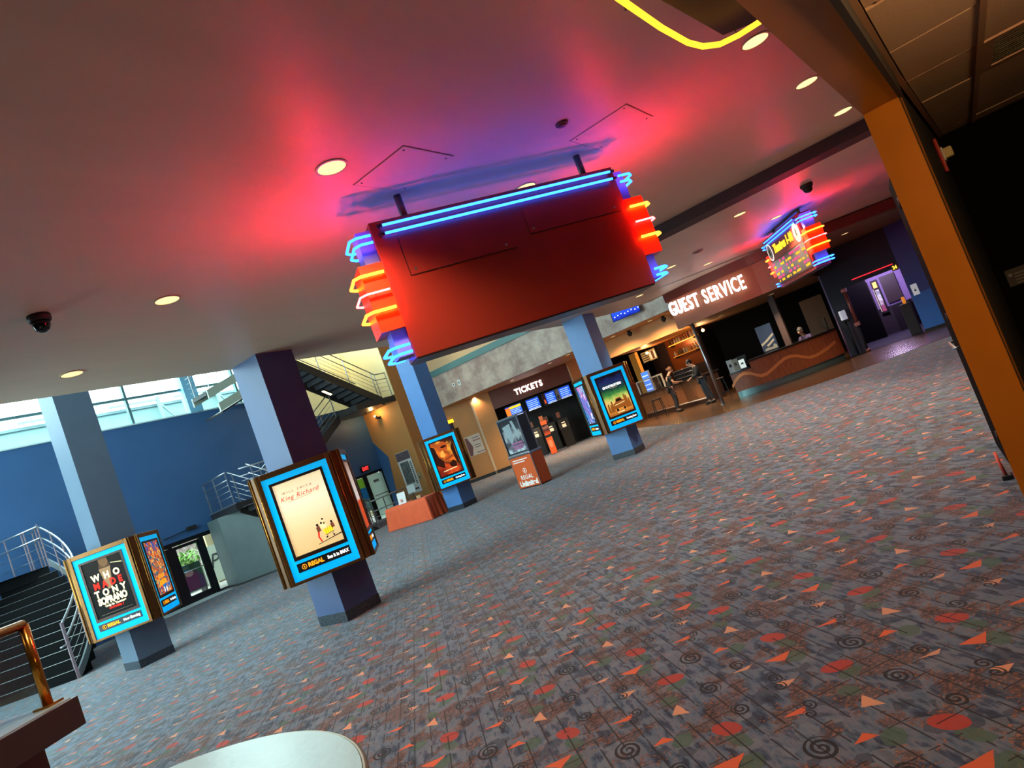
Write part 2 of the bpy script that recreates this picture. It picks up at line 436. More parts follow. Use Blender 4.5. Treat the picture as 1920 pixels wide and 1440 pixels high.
# clerestory window
wf = struct(thing('window_1', None, None, (0, WY, 0)), 'clerestory window band with pale mullions')
M_MULL = mat('teal_mullion', (96, 132, 138), 0.4, 0.4)
for x in (1.25, 3.1, 5.0, 6.9, 8.9, 10.85, 14.8, 16.4, 17.36): box('mullion', (x - 0.04, 0.02, 6.05), (x + 0.04, 0.16, 9.3), M_MULL, wf)
box('mullion', (12.72, -0.12, 6.05), (13.2, 0.2, 9.3), mat('blue_lit_pier', (120, 180, 215), 0.5), wf)
for z in (6.95, 8.1): box('transom', (1.2, 0.03, z - 0.035), (17.4, 0.15, z + 0.035), M_MULL, wf)
box('sill', (1.2, -0.06, 6.03), (17.4, 0.2, 6.07), mat('sill_white', (205, 222, 222), 0.4), wf)
xs = [1.29, 3.1, 5.0, 6.9, 8.9, 10.85, 12.72, 13.2, 14.8, 16.4, 17.32]
for i in range(len(xs) - 1):
    if xs[i] == 12.72: continue
    for z0, z1 in ((6.09, 6.91), (6.99, 8.06), (8.14, 9.3)): box('pane', (xs[i] + 0.04, 0.08, z0), (xs[i + 1] - 0.04, 0.09, z1), M_WINGLASS, wf)

# --- other enclosing walls, roof and mezzanine
box('ceiling.004', (-3, -4, ATR), (34, WY + 0.25, ATR + 0.2), mat('atrium_roof', (200, 205, 205), 0.8)); struct(bpy.data.objects['ceiling.004'], 'high atrium roof above the windows')
# glazed curtain wall on the street side of the atrium, outside the frame
wl = struct(thing('window_2', None, None, (0.3, 0, 0)), 'tall glazed street front of the atrium')
for y in (8.7, 10.6, 12.5, 14.4, 16.3, 18.2, 20.1, 21.95): box('mullion', (-0.06, y - 0.04, 0), (0.06, y + 0.04, ATR), M_MULL, wl)
for z in (0.05, 2.4, 4.8, 7.2): box('transom', (-0.05, 8.7, z - 0.04), (0.05, 22, z + 0.04), M_MULL, wl)
for y0, y1 in zip((8.7, 10.6, 12.5, 14.4, 16.3, 18.2, 20.1), (10.6, 12.5, 14.4, 16.3, 18.2, 20.1, 21.95)):
    for z0, z1 in ((0.1, 2.35), (2.45, 4.75), (4.85, 7.15), (7.25, 9.55)): box('pane', (0, y0 + 0.04, z0), (0.01, y1 - 0.04, z1), M_WINGLASS, wl)
mb = MB(); mb.box(-3.2, -4, 0, -3, 8.7, ATR); mb.box(-3, 8.42, 0, 0.3, 8.7, ATR)
struct(mb.build('wall_left', M_BLUE))
mb = MB(); mb.box(34, -4, 0, 34.2, WY + 0.25, ATR)
struct(mb.build('wall_far', mat('dark_hall_wall', (40, 34, 40), 0.7)))
mb = MB(); mb.box(-3, 7.9, H1 + 0.5, 22, 8.1, ATR)
struct(mb.build('wall_mezzanine', mat('upper_wall', (190, 190, 196), 0.7)), 'upper floor wall set back above the lobby ceiling')

# mezzanine band with plaster front, ledge and cream wall above
mb = MB(); mb.box(22.0, 6.0, 3.56, 22.3, 19.75, 4.92)
struct(mb.build('wall_band', M_TAUPE), 'mottled plaster band above the ticket hall')
mb = MB(); mb.box(21.93, 6.0, 4.92, 22.3, 19.75, 5.18)
struct(mb.build('trim_4', mat('teal_ledge', (82, 122, 122), 0.4)), 'teal ledge along the top of the plaster band')
mb = MB(); mb.box(22.3, 6.0, 4.0, 22.5, 19.75, ATR)
struct(mb.build('wall_upper', mat('upper_cream', (222, 176, 132), 0.7)), 'cream upper wall above the teal ledge')
mb = MB(); mb.box(22.3, 6.0, 3.56, 33.9, 19.75, 3.8)
struct(mb.build('ceiling.005', mat('tan_soffit', (196, 146, 98), 0.5)), 'tan soffit with small downlights before the ticket hall')
# tan corner wall (left face x = 20.2, right face y = 19.75)
mb = MB(); mb.box(20.2, 19.75, 0, 27.5, WY + 0.2, ATR)
struct(mb.build('wall_tan', M_TAN), 'tan corner wall beside the exit doors')
# blue painted lower corner of the tan wall
pts = [XP(20.18, *p) for p in [(676, 785), (692, 833), (728, 857), (745, 930), (760, 985)]]
ylo = 21.99
poly = [(20.185, min(p.y, ylo), max(p.z, 0)) for p in pts]
poly = [(20.185, ylo, pts[1].z)] + poly[2:] + [(20.185, poly[-1][1], 0), (20.185, ylo, 0)]
mb = MB(); mb.prism(poly, (0.014, 0, 0))
struct(mb.build('trim_5', M_BLUE), 'blue painted corner panel on the tan wall by the exit')
mb = MB(); mb.prism([(20.19, 21.99, 5.0), (20.19, 20.95, 5.0), (20.19, 20.9, ATR), (20.19, 21.99, ATR)], (0.008, 0, 0))

# cream lit wall behind the upper stair flight
mb = MB(); mb.box(17.4, 21.86, 4.9, 20.18, 21.99, ATR)
mb.box(20.17, 19.76, 4.72, 20.199, 21.86, ATR)
struct(mb.build('wall_stairwell', M_CREAM), 'cream lit wall behind the upper stair flight')

# --- orange portal the picture is taken through, slightly turned
mb = MB()
mb.prism([(-1.0, 0.343, 2.44), (3.64, 0.13, 2.44), (3.64, -0.02, 2.44), (-1.0, 0.178, 2.44)], (0, 0, 1.42))
struct(mb.build('trim_6', M_ORANGE), 'orange underside of the portal the camera looks through')
mb = MB(); mb.prism([(3.64, 0.13, 0), (3.64, -0.02, 0), (3.86, -0.034, 0), (3.86, 0.12, 0)], (0, 0, 3.86))
struct(mb.build('trim_7', M_ORANGE), 'orange portal jamb at the right edge')
mb = MB(); mb.prism([(-1.0, 0.177, 2.40), (3.645, -0.0205, 2.435), (3.66, -0.04, 2.435), (-1.0, 0.15, 2.4)], (0, 0, 0.5))
struct(mb.build('trim_8', M_CHAR), 'dark strip above the portal on the corridor side')
mb = MB(); mb.prism([(3.66, -0.022, 0), (6.0, -0.15, 0), (6.0, 0.02, 0), (3.66, 0.11, 0)], (0, 0, 3.84))
struct(mb.build('wall_portal', M_CHAR), 'charcoal corridor wall beside the orange jamb')
mb = MB(); mb.box(5.92, -4, 0, 6.1, -0.1, 2.7)
struct(mb.build('wall_right', mat('corridor_black', (9, 8, 8), 0.85, spec=0.1)), 'black corridor end wall with small printed notice')
mb = MB(); mb.box(-1.2, -4, 0, -1.0, 0.2, 3.85); mb.box(-1.2, -2.4, 0, 6.1, -2.2, 2.7)
struct(mb.build('wall_corridor', M_BLACK))
mb = MB(); mb.box(6.0, -0.3, 0, 24.5, 0.14, 3.85)
struct(mb.build('wall_lobby_side', mat('lobby_side_wall', (120, 70, 40), 0.6)))
mb = MB(); mb.box(-3.0, -0.02, 0, -1.2, 0.2, 3.85)
struct(mb.build('wall_lobby_end', M_TAN))
# suspended tile ceiling of the corridor
ct = struct(thing('ceiling.006', None, None, (0, 0, 2.53)), 'brown suspended tile ceiling of the corridor')
ys = [-0.075, -0.375, -0.985, -1.595, -2.2]
k = 0
for i in range(12):
    x0 = -1.0 + 0.61 * i - 0.19 + 0.17
    for j in range(4):
        dv = (i + j) % 3 * 0.002
        if i == 8 and j == 1: continue
        xa, xb = max(x0, -1.0) + 0.012, min(x0 + 0.61, 5.92) - 0.012
        if xb - xa < 0.03: continue
        wl_ = lambda x: (0.12 - 0.0397 * (x + 1)) if x < 3.66 else (-0.065 - 0.0553 * (x - 3.66))
        ya, yb = (wl_(xa), wl_(xb)) if j == 0 else (ys[j] - 0.012, ys[j] - 0.012)
        mb = MB(); mb.prism([(xa, ys[j + 1] + 0.012, dv), (xb, ys[j + 1] + 0.012, dv), (xb, yb, dv), (xa, ya, dv)], (0, 0, 0.02)); mb.build('tile', M_TILE, ct)
for i in range(13):
    x0 = -1.0 + 0.61 * i - 0.19 + 0.17
    if -1 < x0 < 5.92: box('grid_bar', (x0 - 0.012, -2.2, 0.006), (x0 + 0.012, -0.06, 0.03), M_GRIDT, ct)
for y in ys[1:4]: box('grid_bar', (-1.0, y - 0.013, -0.006), (5.92, y + 0.013, 0.028), M_GRIDT, ct)
mb = MB(); mb.prism([(-1.0, 0.15, 0.0), (3.66, -0.035, 0.0), (5.92, -0.16, 0), (5.92, -0.185, 0), (3.66, -0.06, 0), (-1.0, 0.125, 0)], (0, 0, 0.03)); mb.build('edge_bar', M_GRIDT, ct)
vx = -1.0 + 0.61 * 8 - 0.02
v = thing('air_vent', 'dark slatted air vent in the tile ceiling', 'vent', (vx, -0.985, 2.53))
box('frame', (0.012, 0.012, -0.004), (0.598, 0.06, 0.018), M_GRIDT, v); box('frame', (0.012, 0.55, -0.004), (0.598, 0.598, 0.018), M_GRIDT, v)
box('frame', (0.012, 0.06, -0.004), (0.06, 0.55, 0.018), M_GRIDT, v); box('frame', (0.55, 0.06, -0.004), (0.598, 0.55, 0.018), M_GRIDT, v)
box('duct', (0.06, 0.06, 0.02), (0.55, 0.55, 0.03), mat('vent_dark', (58, 50, 30), 0.7), v)
for i in range(12):
    box('slat', (0.065 + 0.04 * i, 0.06, 0.0), (0.083 + 0.04 * i, 0.55, 0.012), mat('vent_slat', (92, 78, 44), 0.5, 0.3), v)

# the floor slab above the corridor closes the room towards the sky
mb = MB(); mb.box(-3.2, -4.2, 3.86, 34.2, -0.02, 4.1); mb.box(-3.2, -4.2, 0, -3.0, 0, 4); mb.box(-3.2, -4.2, 0, 34.2, -4.0, ATR)
struct(mb.build('ceiling.007', M_BLACK))

# ================================================================== COLUMNS
COLS = {'a': (5.565, 13.435), 'b': (5.965, 8.075), 'c': (14.665, 13.305), 'd': (15.165, 7.885)}
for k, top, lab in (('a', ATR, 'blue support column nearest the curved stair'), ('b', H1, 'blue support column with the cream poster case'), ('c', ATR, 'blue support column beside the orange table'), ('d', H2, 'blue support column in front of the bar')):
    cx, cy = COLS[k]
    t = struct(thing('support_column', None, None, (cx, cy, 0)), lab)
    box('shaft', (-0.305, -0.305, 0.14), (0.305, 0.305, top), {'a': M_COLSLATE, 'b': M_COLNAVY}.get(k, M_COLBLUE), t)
    box('granite_base', (-0.311, -0.311, 0), (0.311, 0.311, 0.14), M_GRANITE, t)

# ================================================================== POSTER CASES
def printmat(name, stops, k=1.0, nz=6.0, dist=0.15, z0=1.06, z1=2.04, tilt=0.0, cols2=None, thr=0.55, stretch=(1, 1, 1)):
    """backlit paper print: vertical bands of ink broken up by noise"""
    if name in MATS: return MATS[name]
    m = bpy.data.materials.new(name); m.use_nodes = True; nt = m.node_tree; b = nt.nodes['Principled BSDF']
    tc = nt.nodes.new('ShaderNodeTexCoord'); sp = nt.nodes.new('ShaderNodeSeparateXYZ'); nt.links.new(tc.outputs['Object'], sp.inputs[0])
    mp = nt.nodes.new('ShaderNodeMapping'); mp.inputs['Scale'].default_value = stretch; nt.links.new(tc.outputs['Object'], mp.inputs[0])
    n = nt.nodes.new('ShaderNodeTexNoise'); n.inputs['Scale'].default_value = nz; n.inputs['Detail'].default_value = 5; nt.links.new(mp.outputs[0], n.inputs['Vector'])
    NX.nt = nt
    f = (NX(sp.outputs[2]) - z0) / (z1 - z0) + (NX(n.outputs['Fac']) - 0.5) * dist * 2 + NX(sp.outputs[0]) * tilt
    r = nt.nodes.new('ShaderNodeValToRGB'); e = r.color_ramp.elements
    while len(e) < len(stops): e.new(0.5)
    for i, (p, c) in enumerate(stops): e[i].position = p; e[i].color = (*lin(c), 1)
    nt.links.new(f.v, r.inputs['Fac']); out = r.outputs['Color']
    if cols2:
        vo = nt.nodes.new('ShaderNodeTexVoronoi'); vo.inputs['Scale'].default_value = cols2[0]; nt.links.new(mp.outputs[0], vo.inputs['Vector'])
        s2 = nt.nodes.new('ShaderNodeSeparateColor'); nt.links.new(vo.outputs['Color'], s2.inputs[0])
        r2 = nt.nodes.new('ShaderNodeValToRGB'); r2.color_ramp.interpolation = 'CONSTANT'; e = r2.color_ramp.elements
        while len(e) < len(cols2[1]): e.new(0.5)
        for i, c in enumerate(cols2[1]): e[i].position = i / len(cols2[1]); e[i].color = (*lin(c), 1)
        nt.links.new(s2.outputs[0], r2.inputs['Fac'])
        mx = nt.nodes.new('ShaderNodeMix'); mx.data_type = 'RGBA'
        fac = NX(n.outputs['Fac']).gt(thr); nt.links.new(fac.v, mx.inputs[0])
        ia = [i for i in mx.inputs if i.type == 'RGBA']; nt.links.new(out, ia[0]); nt.links.new(r2.outputs['Color'], ia[1])
        out = [o for o in mx.outputs if o.type == 'RGBA'][0]
    nt.links.new(out, b.inputs['Base Color']); nt.links.new(out, b.inputs['Emission Color'])
    b.inputs['Emission Strength'].default_value = k * 0.78; b.inputs['Roughness'].default_value = 0.6; b.inputs['Specular IOR Level'].default_value = 0.12
    MATS[name] = m; return m
def ink(name, c, k=0.9): return mat('ink_' + name, c, 0.6, emit=c, est=k * 0.78, spec=0.1)
LB = printmat('cyan_lightbox', [(0.0, (0, 150, 225)), (0.3, (0, 176, 240)), (0.7, (0, 168, 228)), (1.0, (10, 150, 205))], 1.05, 3.0, 0.2, 0.75, 2.15)
I_CREAM, I_RED, I_BLACK, I_WHITE, I_ORANGE = ink('cream', (236, 214, 160)), ink('red', (214, 40, 26)), ink('black', (10, 9, 9), 0.2), ink('white', (250, 250, 250)), ink('orange', (250, 160, 30))
I_DARK = ink('dark', (34, 26, 24), 0.3); I_SKIN = ink('skin', (150, 112, 76), 0.6); I_YEL = ink('yellow', (236, 214, 40)); I_BROWN = ink('brown', (120, 70, 50), 0.6)
def flat(pts, y, name, m, parent):
    mb = MB(); mb.prism([(x, y, z) for x, z in pts], (0, 0.0012, 0)); return mb.build(name, m, parent)
def disc(cx, cz, rx, rz_, y, name, m, parent, n=20):
    return flat([(cx + rx * math.cos(2 * math.pi * i / n), cz + rz_ * math.sin(2 * math.pi * i / n)) for i in range(n)], y, name, m, parent)
def art(kind, P, yy):
    """printed picture of one poster, on the face plane y = yy"""
    base = {
        'cream': printmat('print_cream', [(0, (206, 176, 118)), (0.35, (226, 200, 150)), (0.7, (242, 226, 190)), (1, (224, 204, 160))], 0.85, 2.0, 0.1),
        'suit': printmat('print_black', [(0, (16, 13, 12)), (0.6, (20, 16, 15)), (1, (34, 27, 23))], 0.3, 5.0, 0.3),
        'mosaic': printmat('print_mosaic', [(0, (20, 80, 150)), (0.14, (40, 120, 190)), (0.2, (210, 120, 50)), (0.75, (150, 90, 70)), (0.9, (60, 90, 170)), (1, (40, 80, 180))], 0.75, 9.0, 0.12, cols2=(26, [(226, 96, 30), (240, 190, 110), (90, 60, 120), (190, 60, 40), (40, 120, 130), (236, 150, 60)]), thr=0.47),
        'ember': printmat('print_ember', [(0, (120, 30, 14)), (0.14, (206, 70, 24)), (0.3, (90, 30, 16)), (0.5, (226, 110, 30)), (0.7, (150, 60, 24)), (0.85, (240, 150, 50)), (1, (60, 24, 16))], 0.7, 4.0, 0.35, tilt=0.8),
        'storm': printmat('print_storm', [(0, (150, 84, 30)), (0.12, (206, 140, 60)), (0.3, (232, 190, 110)), (0.42, (170, 190, 90)), (0.52, (60, 130, 60)), (0.66, (24, 60, 50)), (0.85, (30, 40, 90)), (1, (10, 12, 26))], 0.75, 5.0, 0.12),
        'neon': printmat('print_neon', [(0, (60, 120, 170)), (0.3, (120, 90, 160)), (0.55, (70, 110, 180)), (0.8, (200, 80, 150)), (1, (90, 160, 190))], 0.7, 7.0, 0.5, tilt=0.7, cols2=(22, [(220, 90, 160), (60, 110, 190), (230, 230, 230), (40, 50, 110)]), thr=0.56, stretch=(1, 1, 0.5)),
        'white': printmat('print_white', [(0, (224, 84, 36)), (0.40, (226, 92, 40)), (0.44, (235, 232, 228)), (0.8, (220, 205, 190)), (1, (160, 130, 110))], 0.6, 6.0, 0.02),
        'plain': printmat('print_plain', [(0, (60, 50, 70)), (0.5, (120, 80, 70)), (1, (40, 50, 80))], 0.5, 4.0, 0.3)}[kind]
    p = box('poster_print', (-0.325, yy - 0.001, 1.06), (0.325, yy + 0.001, 2.04), base, P)
    y = yy - 0.0026
    if kind == 'cream':
        text('lettering', 'WILL SMITH', 0.042, I_BROWN, P, (-0.04, y, 1.90), ext=0.0006, space=1.9)
        text('lettering', 'King Richard', 0.085, ink('script_red', (190, 60, 40)), P, (-0.03, y, 1.825), ext=0.0006, shear=0.35, space=1.15)
        flat([(-0.2, 1.77), (0.12, 1.785), (0.12, 1.789), (-0.2, 1.774)], y, 'underline', I_BROWN, P)
        # small group pushing a yellow trolley
        flat([(0.10, 1.27), (0.25, 1.30), (0.235, 1.22), (0.125, 1.20)], y, 'trolley_basket', I_YEL, P)
        for a in (0.13, 0.16, 0.19, 0.22): flat([(a, 1.205), (a + 0.004, 1.205), (a + 0.012, 1.295), (a + 0.008, 1.295)], y - 0.001, 'trolley_wire', I_BROWN, P)
        flat([(0.12, 1.20), (0.235, 1.215), (0.235, 1.209), (0.12, 1.194)], y, 'trolley_rail', I_DARK, P)
        for a in (0.13, 0.225): disc(a, 1.165, 0.012, 0.012, y, 'trolley_wheel', I_DARK, P, 10)
        for a in (0.14, 0.215): flat([(a, 1.2), (a + 0.005, 1.2), (a + 0.002, 1.165), (a - 0.003, 1.165)], y, 'trolley_leg', I_DARK, P)
        for fx, fz, s in ((0.055, 1.31, 1.0), (0.11, 1.33, 0.8), (0.145, 1.32, 0.8), (0.24, 1.30, 0.9), (0.14, 1.38, 0.7)):
            disc(fx, fz + 0.045 * s, 0.016 * s, 0.02 * s, y - 0.001, 'figure_head', I_DARK, P, 10)
            flat([(fx - 0.025 * s, fz + 0.02 * s), (fx + 0.02 * s, fz + 0.03 * s), (fx + 0.03 * s, fz - 0.04 * s), (fx - 0.02 * s, fz - 0.05 * s)], y - 0.001, 'figure_body', I_CREAM if s < 0.85 else I_BROWN, P)
        flat([(0.035, 1.27), (0.06, 1.27), (0.04, 1.20), (0.06, 1.13), (0.045, 1.125), (0.02, 1.2)], y, 'figure_legs', I_RED, P)
        flat([(0.0, 1.115), (0.20, 1.145), (0.32, 1.165), (0.32, 1.15), (0.2, 1.135), (0.0, 1.108)], y, 'cast_shade_print', I_DARK, P)
    elif kind == 'suit':
        flat([(-0.05, 2.035), (0.09, 2.035), (0.1, 1.97), (0.075, 1.91), (0.03, 1.885), (-0.015, 1.905), (-0.05, 1.97)], y - 0.001, 'chin', ink('chin', (112, 80, 54), 0.5), P); flat([(-0.05, 1.97), (0.1, 1.97), (0.12, 1.86), (-0.08, 1.86)], y, 'neck', ink('neck', (84, 58, 40), 0.4), P)
        box('print_top', (-0.325, y - 0.002, 2.041), (0.325, y + 0.001, 2.075), M_BRONZE, P)
        flat([(-0.3, 1.78), (-0.1, 1.92), (0.1, 1.93), (0.3, 1.88), (0.32, 1.86), (0.32, 1.6), (-0.32, 1.6), (-0.32, 1.70)], y + 0.0006, 'jacket', I_DARK, P)
        flat([(-0.08, 1.87), (0.11, 1.87), (0.05, 1.5), (-0.02, 1.5)], y - 0.0004, 'shirt', ink('shirt', (150, 112, 80), 0.5), P)
        flat([(0.13, 1.93), (0.31, 1.885), (0.31, 1.87), (0.13, 1.915)], y - 0.0006, 'collar', ink('collar', (196, 180, 130), 0.7), P)
        for s, z, m, sp in (('W H O', 1.74, I_CREAM, 1.25), ('M A D E', 1.60, I_RED, 1.06), ('T O N Y', 1.46, I_CREAM, 1.12)):
            text('lettering', s, 0.155, m, P, (0.0, y - 0.002, z), ext=0.0006, bold=0.008, space=sp, sx=0.82)
        text('lettering', 'SOPRANO', 0.16, I_CREAM, P, (0.0, y - 0.002, 1.325), ext=0.0006, bold=0.010, sx=0.66, space=0.95)
        text('lettering', 'Only In Theaters', 0.05, I_CREAM, P, (0.02, y - 0.002, 1.235), ext=0.0006, bold=0.003)
        text('lettering', 'OCTOBER 1', 0.045, I_RED, P, (0.02, y - 0.002, 1.18), ext=0.0006, bold=0.003)
        flat([(-0.26, 1.10), (0.26, 1.10), (0.26, 1.106), (-0.26, 1.106)], y, 'small_print', ink('grey', (120, 110, 96), 0.4), P)
    elif kind == 'storm':
        text('lettering', 'GHOSTBUSTERS', 0.078, I_WHITE, P, (0.0, y, 1.775), ext=0.0006, bold=0.004, sx=0.88)
        text('lettering', 'AFTERLIFE', 0.026, I_CREAM, P, (0.02, y, 1.72), ext=0.0006, space=1.6)
        ru = ink('rust', (150, 86, 30), 0.6)
        flat([(-0.14, 1.2), (-0.13, 1.33), (-0.07, 1.36), (-0.03, 1.45), (0.09, 1.46), (0.13, 1.38), (0.19, 1.36), (0.2, 1.2)], y, 'vehicle', ru, P)
        flat([(-0.05, 1.37), (-0.02, 1.43), (0.08, 1.43), (0.11, 1.37)], y - 0.001, 'windscreen', I_DARK, P)
        flat([(-0.10, 1.30), (0.17, 1.33), (0.17, 1.315), (-0.10, 1.285)], y - 0.001, 'bonnet_line', I_CREAM, P)
        for a in (-0.07, 0.12): disc(a, 1.17, 0.03, 0.035, y - 0.001, 'wheel', I_DARK, P, 12)
        for fx, h_ in ((-0.26, 1.36), (-0.2, 1.33), (-0.16, 1.40), (0.23, 1.44), (0.28, 1.36), (0.19, 1.48)):
            disc(fx, h_, 0.014, 0.018, y, 'figure_head', I_DARK, P, 8); flat([(fx - 0.02, h_ - 0.015), (fx + 0.02, h_ - 0.015), (fx + 0.03, 1.15), (fx - 0.03, 1.15)], y, 'figure_body', ru, P)
        text('lettering', 'NOVEMBER', 0.035, I_CREAM, P, (0.0, y - 0.001, 1.105), ext=0.0006, bold=0.002)
    elif kind == 'ember':
        # abstract glowing head study: dark hollows and lit planes
        dk = ink('umber', (52, 18, 10), 0.4); lt = ink('glow', (240, 150, 60), 0.8); md = ink('sienna', (178, 74, 28), 0.7)
        flat([(-0.325, 1.95), (-0.24, 1.9), (-0.2, 1.6), (-0.1, 1.45), (-0.12, 1.25), (-0.325, 1.4)], y, 'shade_shape', dk, P)
        flat([(-0.12, 1.98), (0.05, 2.0), (0.16, 1.9), (0.1, 1.75), (-0.1, 1.72), (-0.16, 1.85)], y, 'brow_plane', md, P)
        disc(0.02, 1.855, 0.09, 0.035, y - 0.001, 'eye_hollow', dk, P)
        flat([(-0.1, 1.74), (-0.03, 1.76), (0.0, 1.6), (-0.04, 1.55), (-0.12, 1.58), (-0.15, 1.62)], y - 0.001, 'nose_plane', lt, P)
        flat([(-0.03, 1.56), (0.14, 1.6), (0.19, 1.5), (0.02, 1.42), (-0.06, 1.48)], y - 0.001, 'lip_plane', md, P)
        flat([(-0.04, 1.49), (0.17, 1.54), (0.17, 1.52), (-0.03, 1.475)], y - 0.002, 'lip_line', dk, P)
        flat([(0.02, 1.34), (0.16, 1.42), (0.24, 1.34), (0.2, 1.2), (0.05, 1.24)], y - 0.001, 'chin_plane', dk, P)
        flat([(0.2, 1.75), (0.31, 1.95), (0.32, 1.2), (0.25, 1.3)], y, 'shade_shape', dk, P)
        flat([(-0.2, 1.185), (0.2, 1.205), (0.2, 1.185), (-0.2, 1.165)], y - 0.002, 'small_print', I_CREAM, P)
    elif kind == 'mosaic':
        flat([(-0.18, 1.2), (0.2, 1.24), (0.16, 1.32), (-0.14, 1.3)], y, 'title_bar', I_ORANGE, P)
        flat([(-0.16, 1.33), (0.14, 1.36), (0.12, 1.42), (-0.12, 1.4)], y, 'title_bar', ink('amber', (240, 150, 40)), P)
        for a in (-0.05, 0.06): flat([(a, 1.08), (a + 0.05, 1.09), (a + 0.06, 1.17), (a + 0.02, 1.17)], y, 'splash', I_WHITE, P)
def face_frame(parent, k, kind, caption):
    a = k * math.pi / 2
    mb = MB()
    for x0, z0, x1, z1 in ((-0.495, 0.71, -0.44, 2.23), (0.44, 0.71, 0.495, 2.23), (-0.44, 2.155, 0.44, 2.23), (-0.44, 0.71, 0.44, 0.75)):
        mb.box(x0, -0.628, z0, x1, -0.595, z1, 0.006)
    fr = mb.build('display_frame', M_BRONZE, parent); fr.rotation_euler = (0, 0, a)
    box('light_panel', (-0.44, -0.604, 0.75), (0.44, -0.599, 2.155), LB, fr)
    mb = MB()
    for x0, z0, x1, z1 in ((-0.36, 1.01, -0.325, 2.075), (0.325, 1.01, 0.36, 2.075), (-0.325, 2.04, 0.325, 2.075), (-0.325, 1.01, 0.325, 1.06)):
        mb.box(x0, -0.622, z0, x1, -0.604, z1)
    mb.build('poster_bezel', mat('bezel_brown', (58, 36, 26), 0.35, 0.5), fr)
    art(kind, fr, -0.608)
    box('caption_plate', (-0.355, -0.613, 0.85), (0.355, -0.604, 0.968), mat('caption_black', (14, 14, 18), 0.4), fr)
    disc(-0.265, 0.909, 0.034, 0.034, -0.615, 'logo_ring', I_ORANGE, fr, 24); disc(-0.265, 0.909, 0.026, 0.026, -0.6162, 'logo_centre', I_BLACK, fr, 24)
    text('logo_mark', 'R', 0.036, I_ORANGE, fr, (-0.265, -0.618, 0.909), ext=0.0006, bold=0.002)
    text('lettering', 'REGAL', 0.075, I_ORANGE, fr, (-0.11, -0.6145, 0.909), ext=0.0006, bold=0.004, sx=0.92)
    text('lettering', caption, 0.062, I_WHITE, fr, (0.19, -0.6145, 0.909), ext=0.0006, bold=0.003, sx=0.78)
def poster_case(key, label, kinds, caps):
    cx, cy = COLS[key]
    t = thing('poster_case', label, 'poster case', (cx, cy, 0), math.radians(-45), 'lit poster cases around the columns')
    o = [(0.5, -0.595), (0.595, -0.5), (0.595, 0.5), (0.5, 0.595), (-0.5, 0.595), (-0.595, 0.5), (-0.595, -0.5), (-0.5, -0.595)]
    mb = MB()
    for i in range(8):
        a, b = o[i], o[(i + 1) % 8]; ai, bi = [(p[0] * 0.76, p[1] * 0.76) for p in (a, b)]
        mb.prism([(*a, 0.715), (*b, 0.715), (*bi, 0.715), (*ai, 0.715)], (0, 0, 1.51))
    bmesh.ops.remove_doubles(mb.bm, verts=mb.bm.verts[:], dist=1e-5)
    mb.build('body', mat('case_bronze_panel', (104, 66, 34), 0.3, 0.6, noise=(3, 0.3)), t)
    for i in range(4):
        a, b = o[2 * i], o[2 * i + 1]; n = Vector((a[0] + b[0], a[1] + b[1], 0)).normalized() * 0.006
        for s in (0.06, 0.94):
            p = Vector((a[0] + (b[0] - a[0]) * s, a[1] + (b[1] - a[1]) * s, 0)) + n
            mb = MB(); mb.tube([p + Vector((0, 0, 0.712)), p + Vector((0, 0, 2.228))], 0.011, 8); mb.build('corner_rod', M_BRASS, t)
    for k in range(4): face_frame(t, k, kinds[k], caps[k])
    return t
poster_case('a', 'lit poster case with black suit poster on the column by the stair', ('suit', 'mosaic', 'plain', 'plain'), ('Now Showing',) * 4)
poster_case('b', 'large lit poster case with cream trolley poster', ('cream', 'white', 'plain', 'plain'), ('See it in IMAX', 'Now Showing', 'Now Showing', 'Now Showing'))
poster_case('c', 'lit poster case with orange ember poster beside the orange table', ('ember', 'plain', 'plain', 'plain'), ('Coming Soon',) * 4)
poster_case('d', 'lit poster case with green storm poster in front of the bar', ('storm', 'plain', 'plain', 'neon'), ('Coming Soon',) * 4)

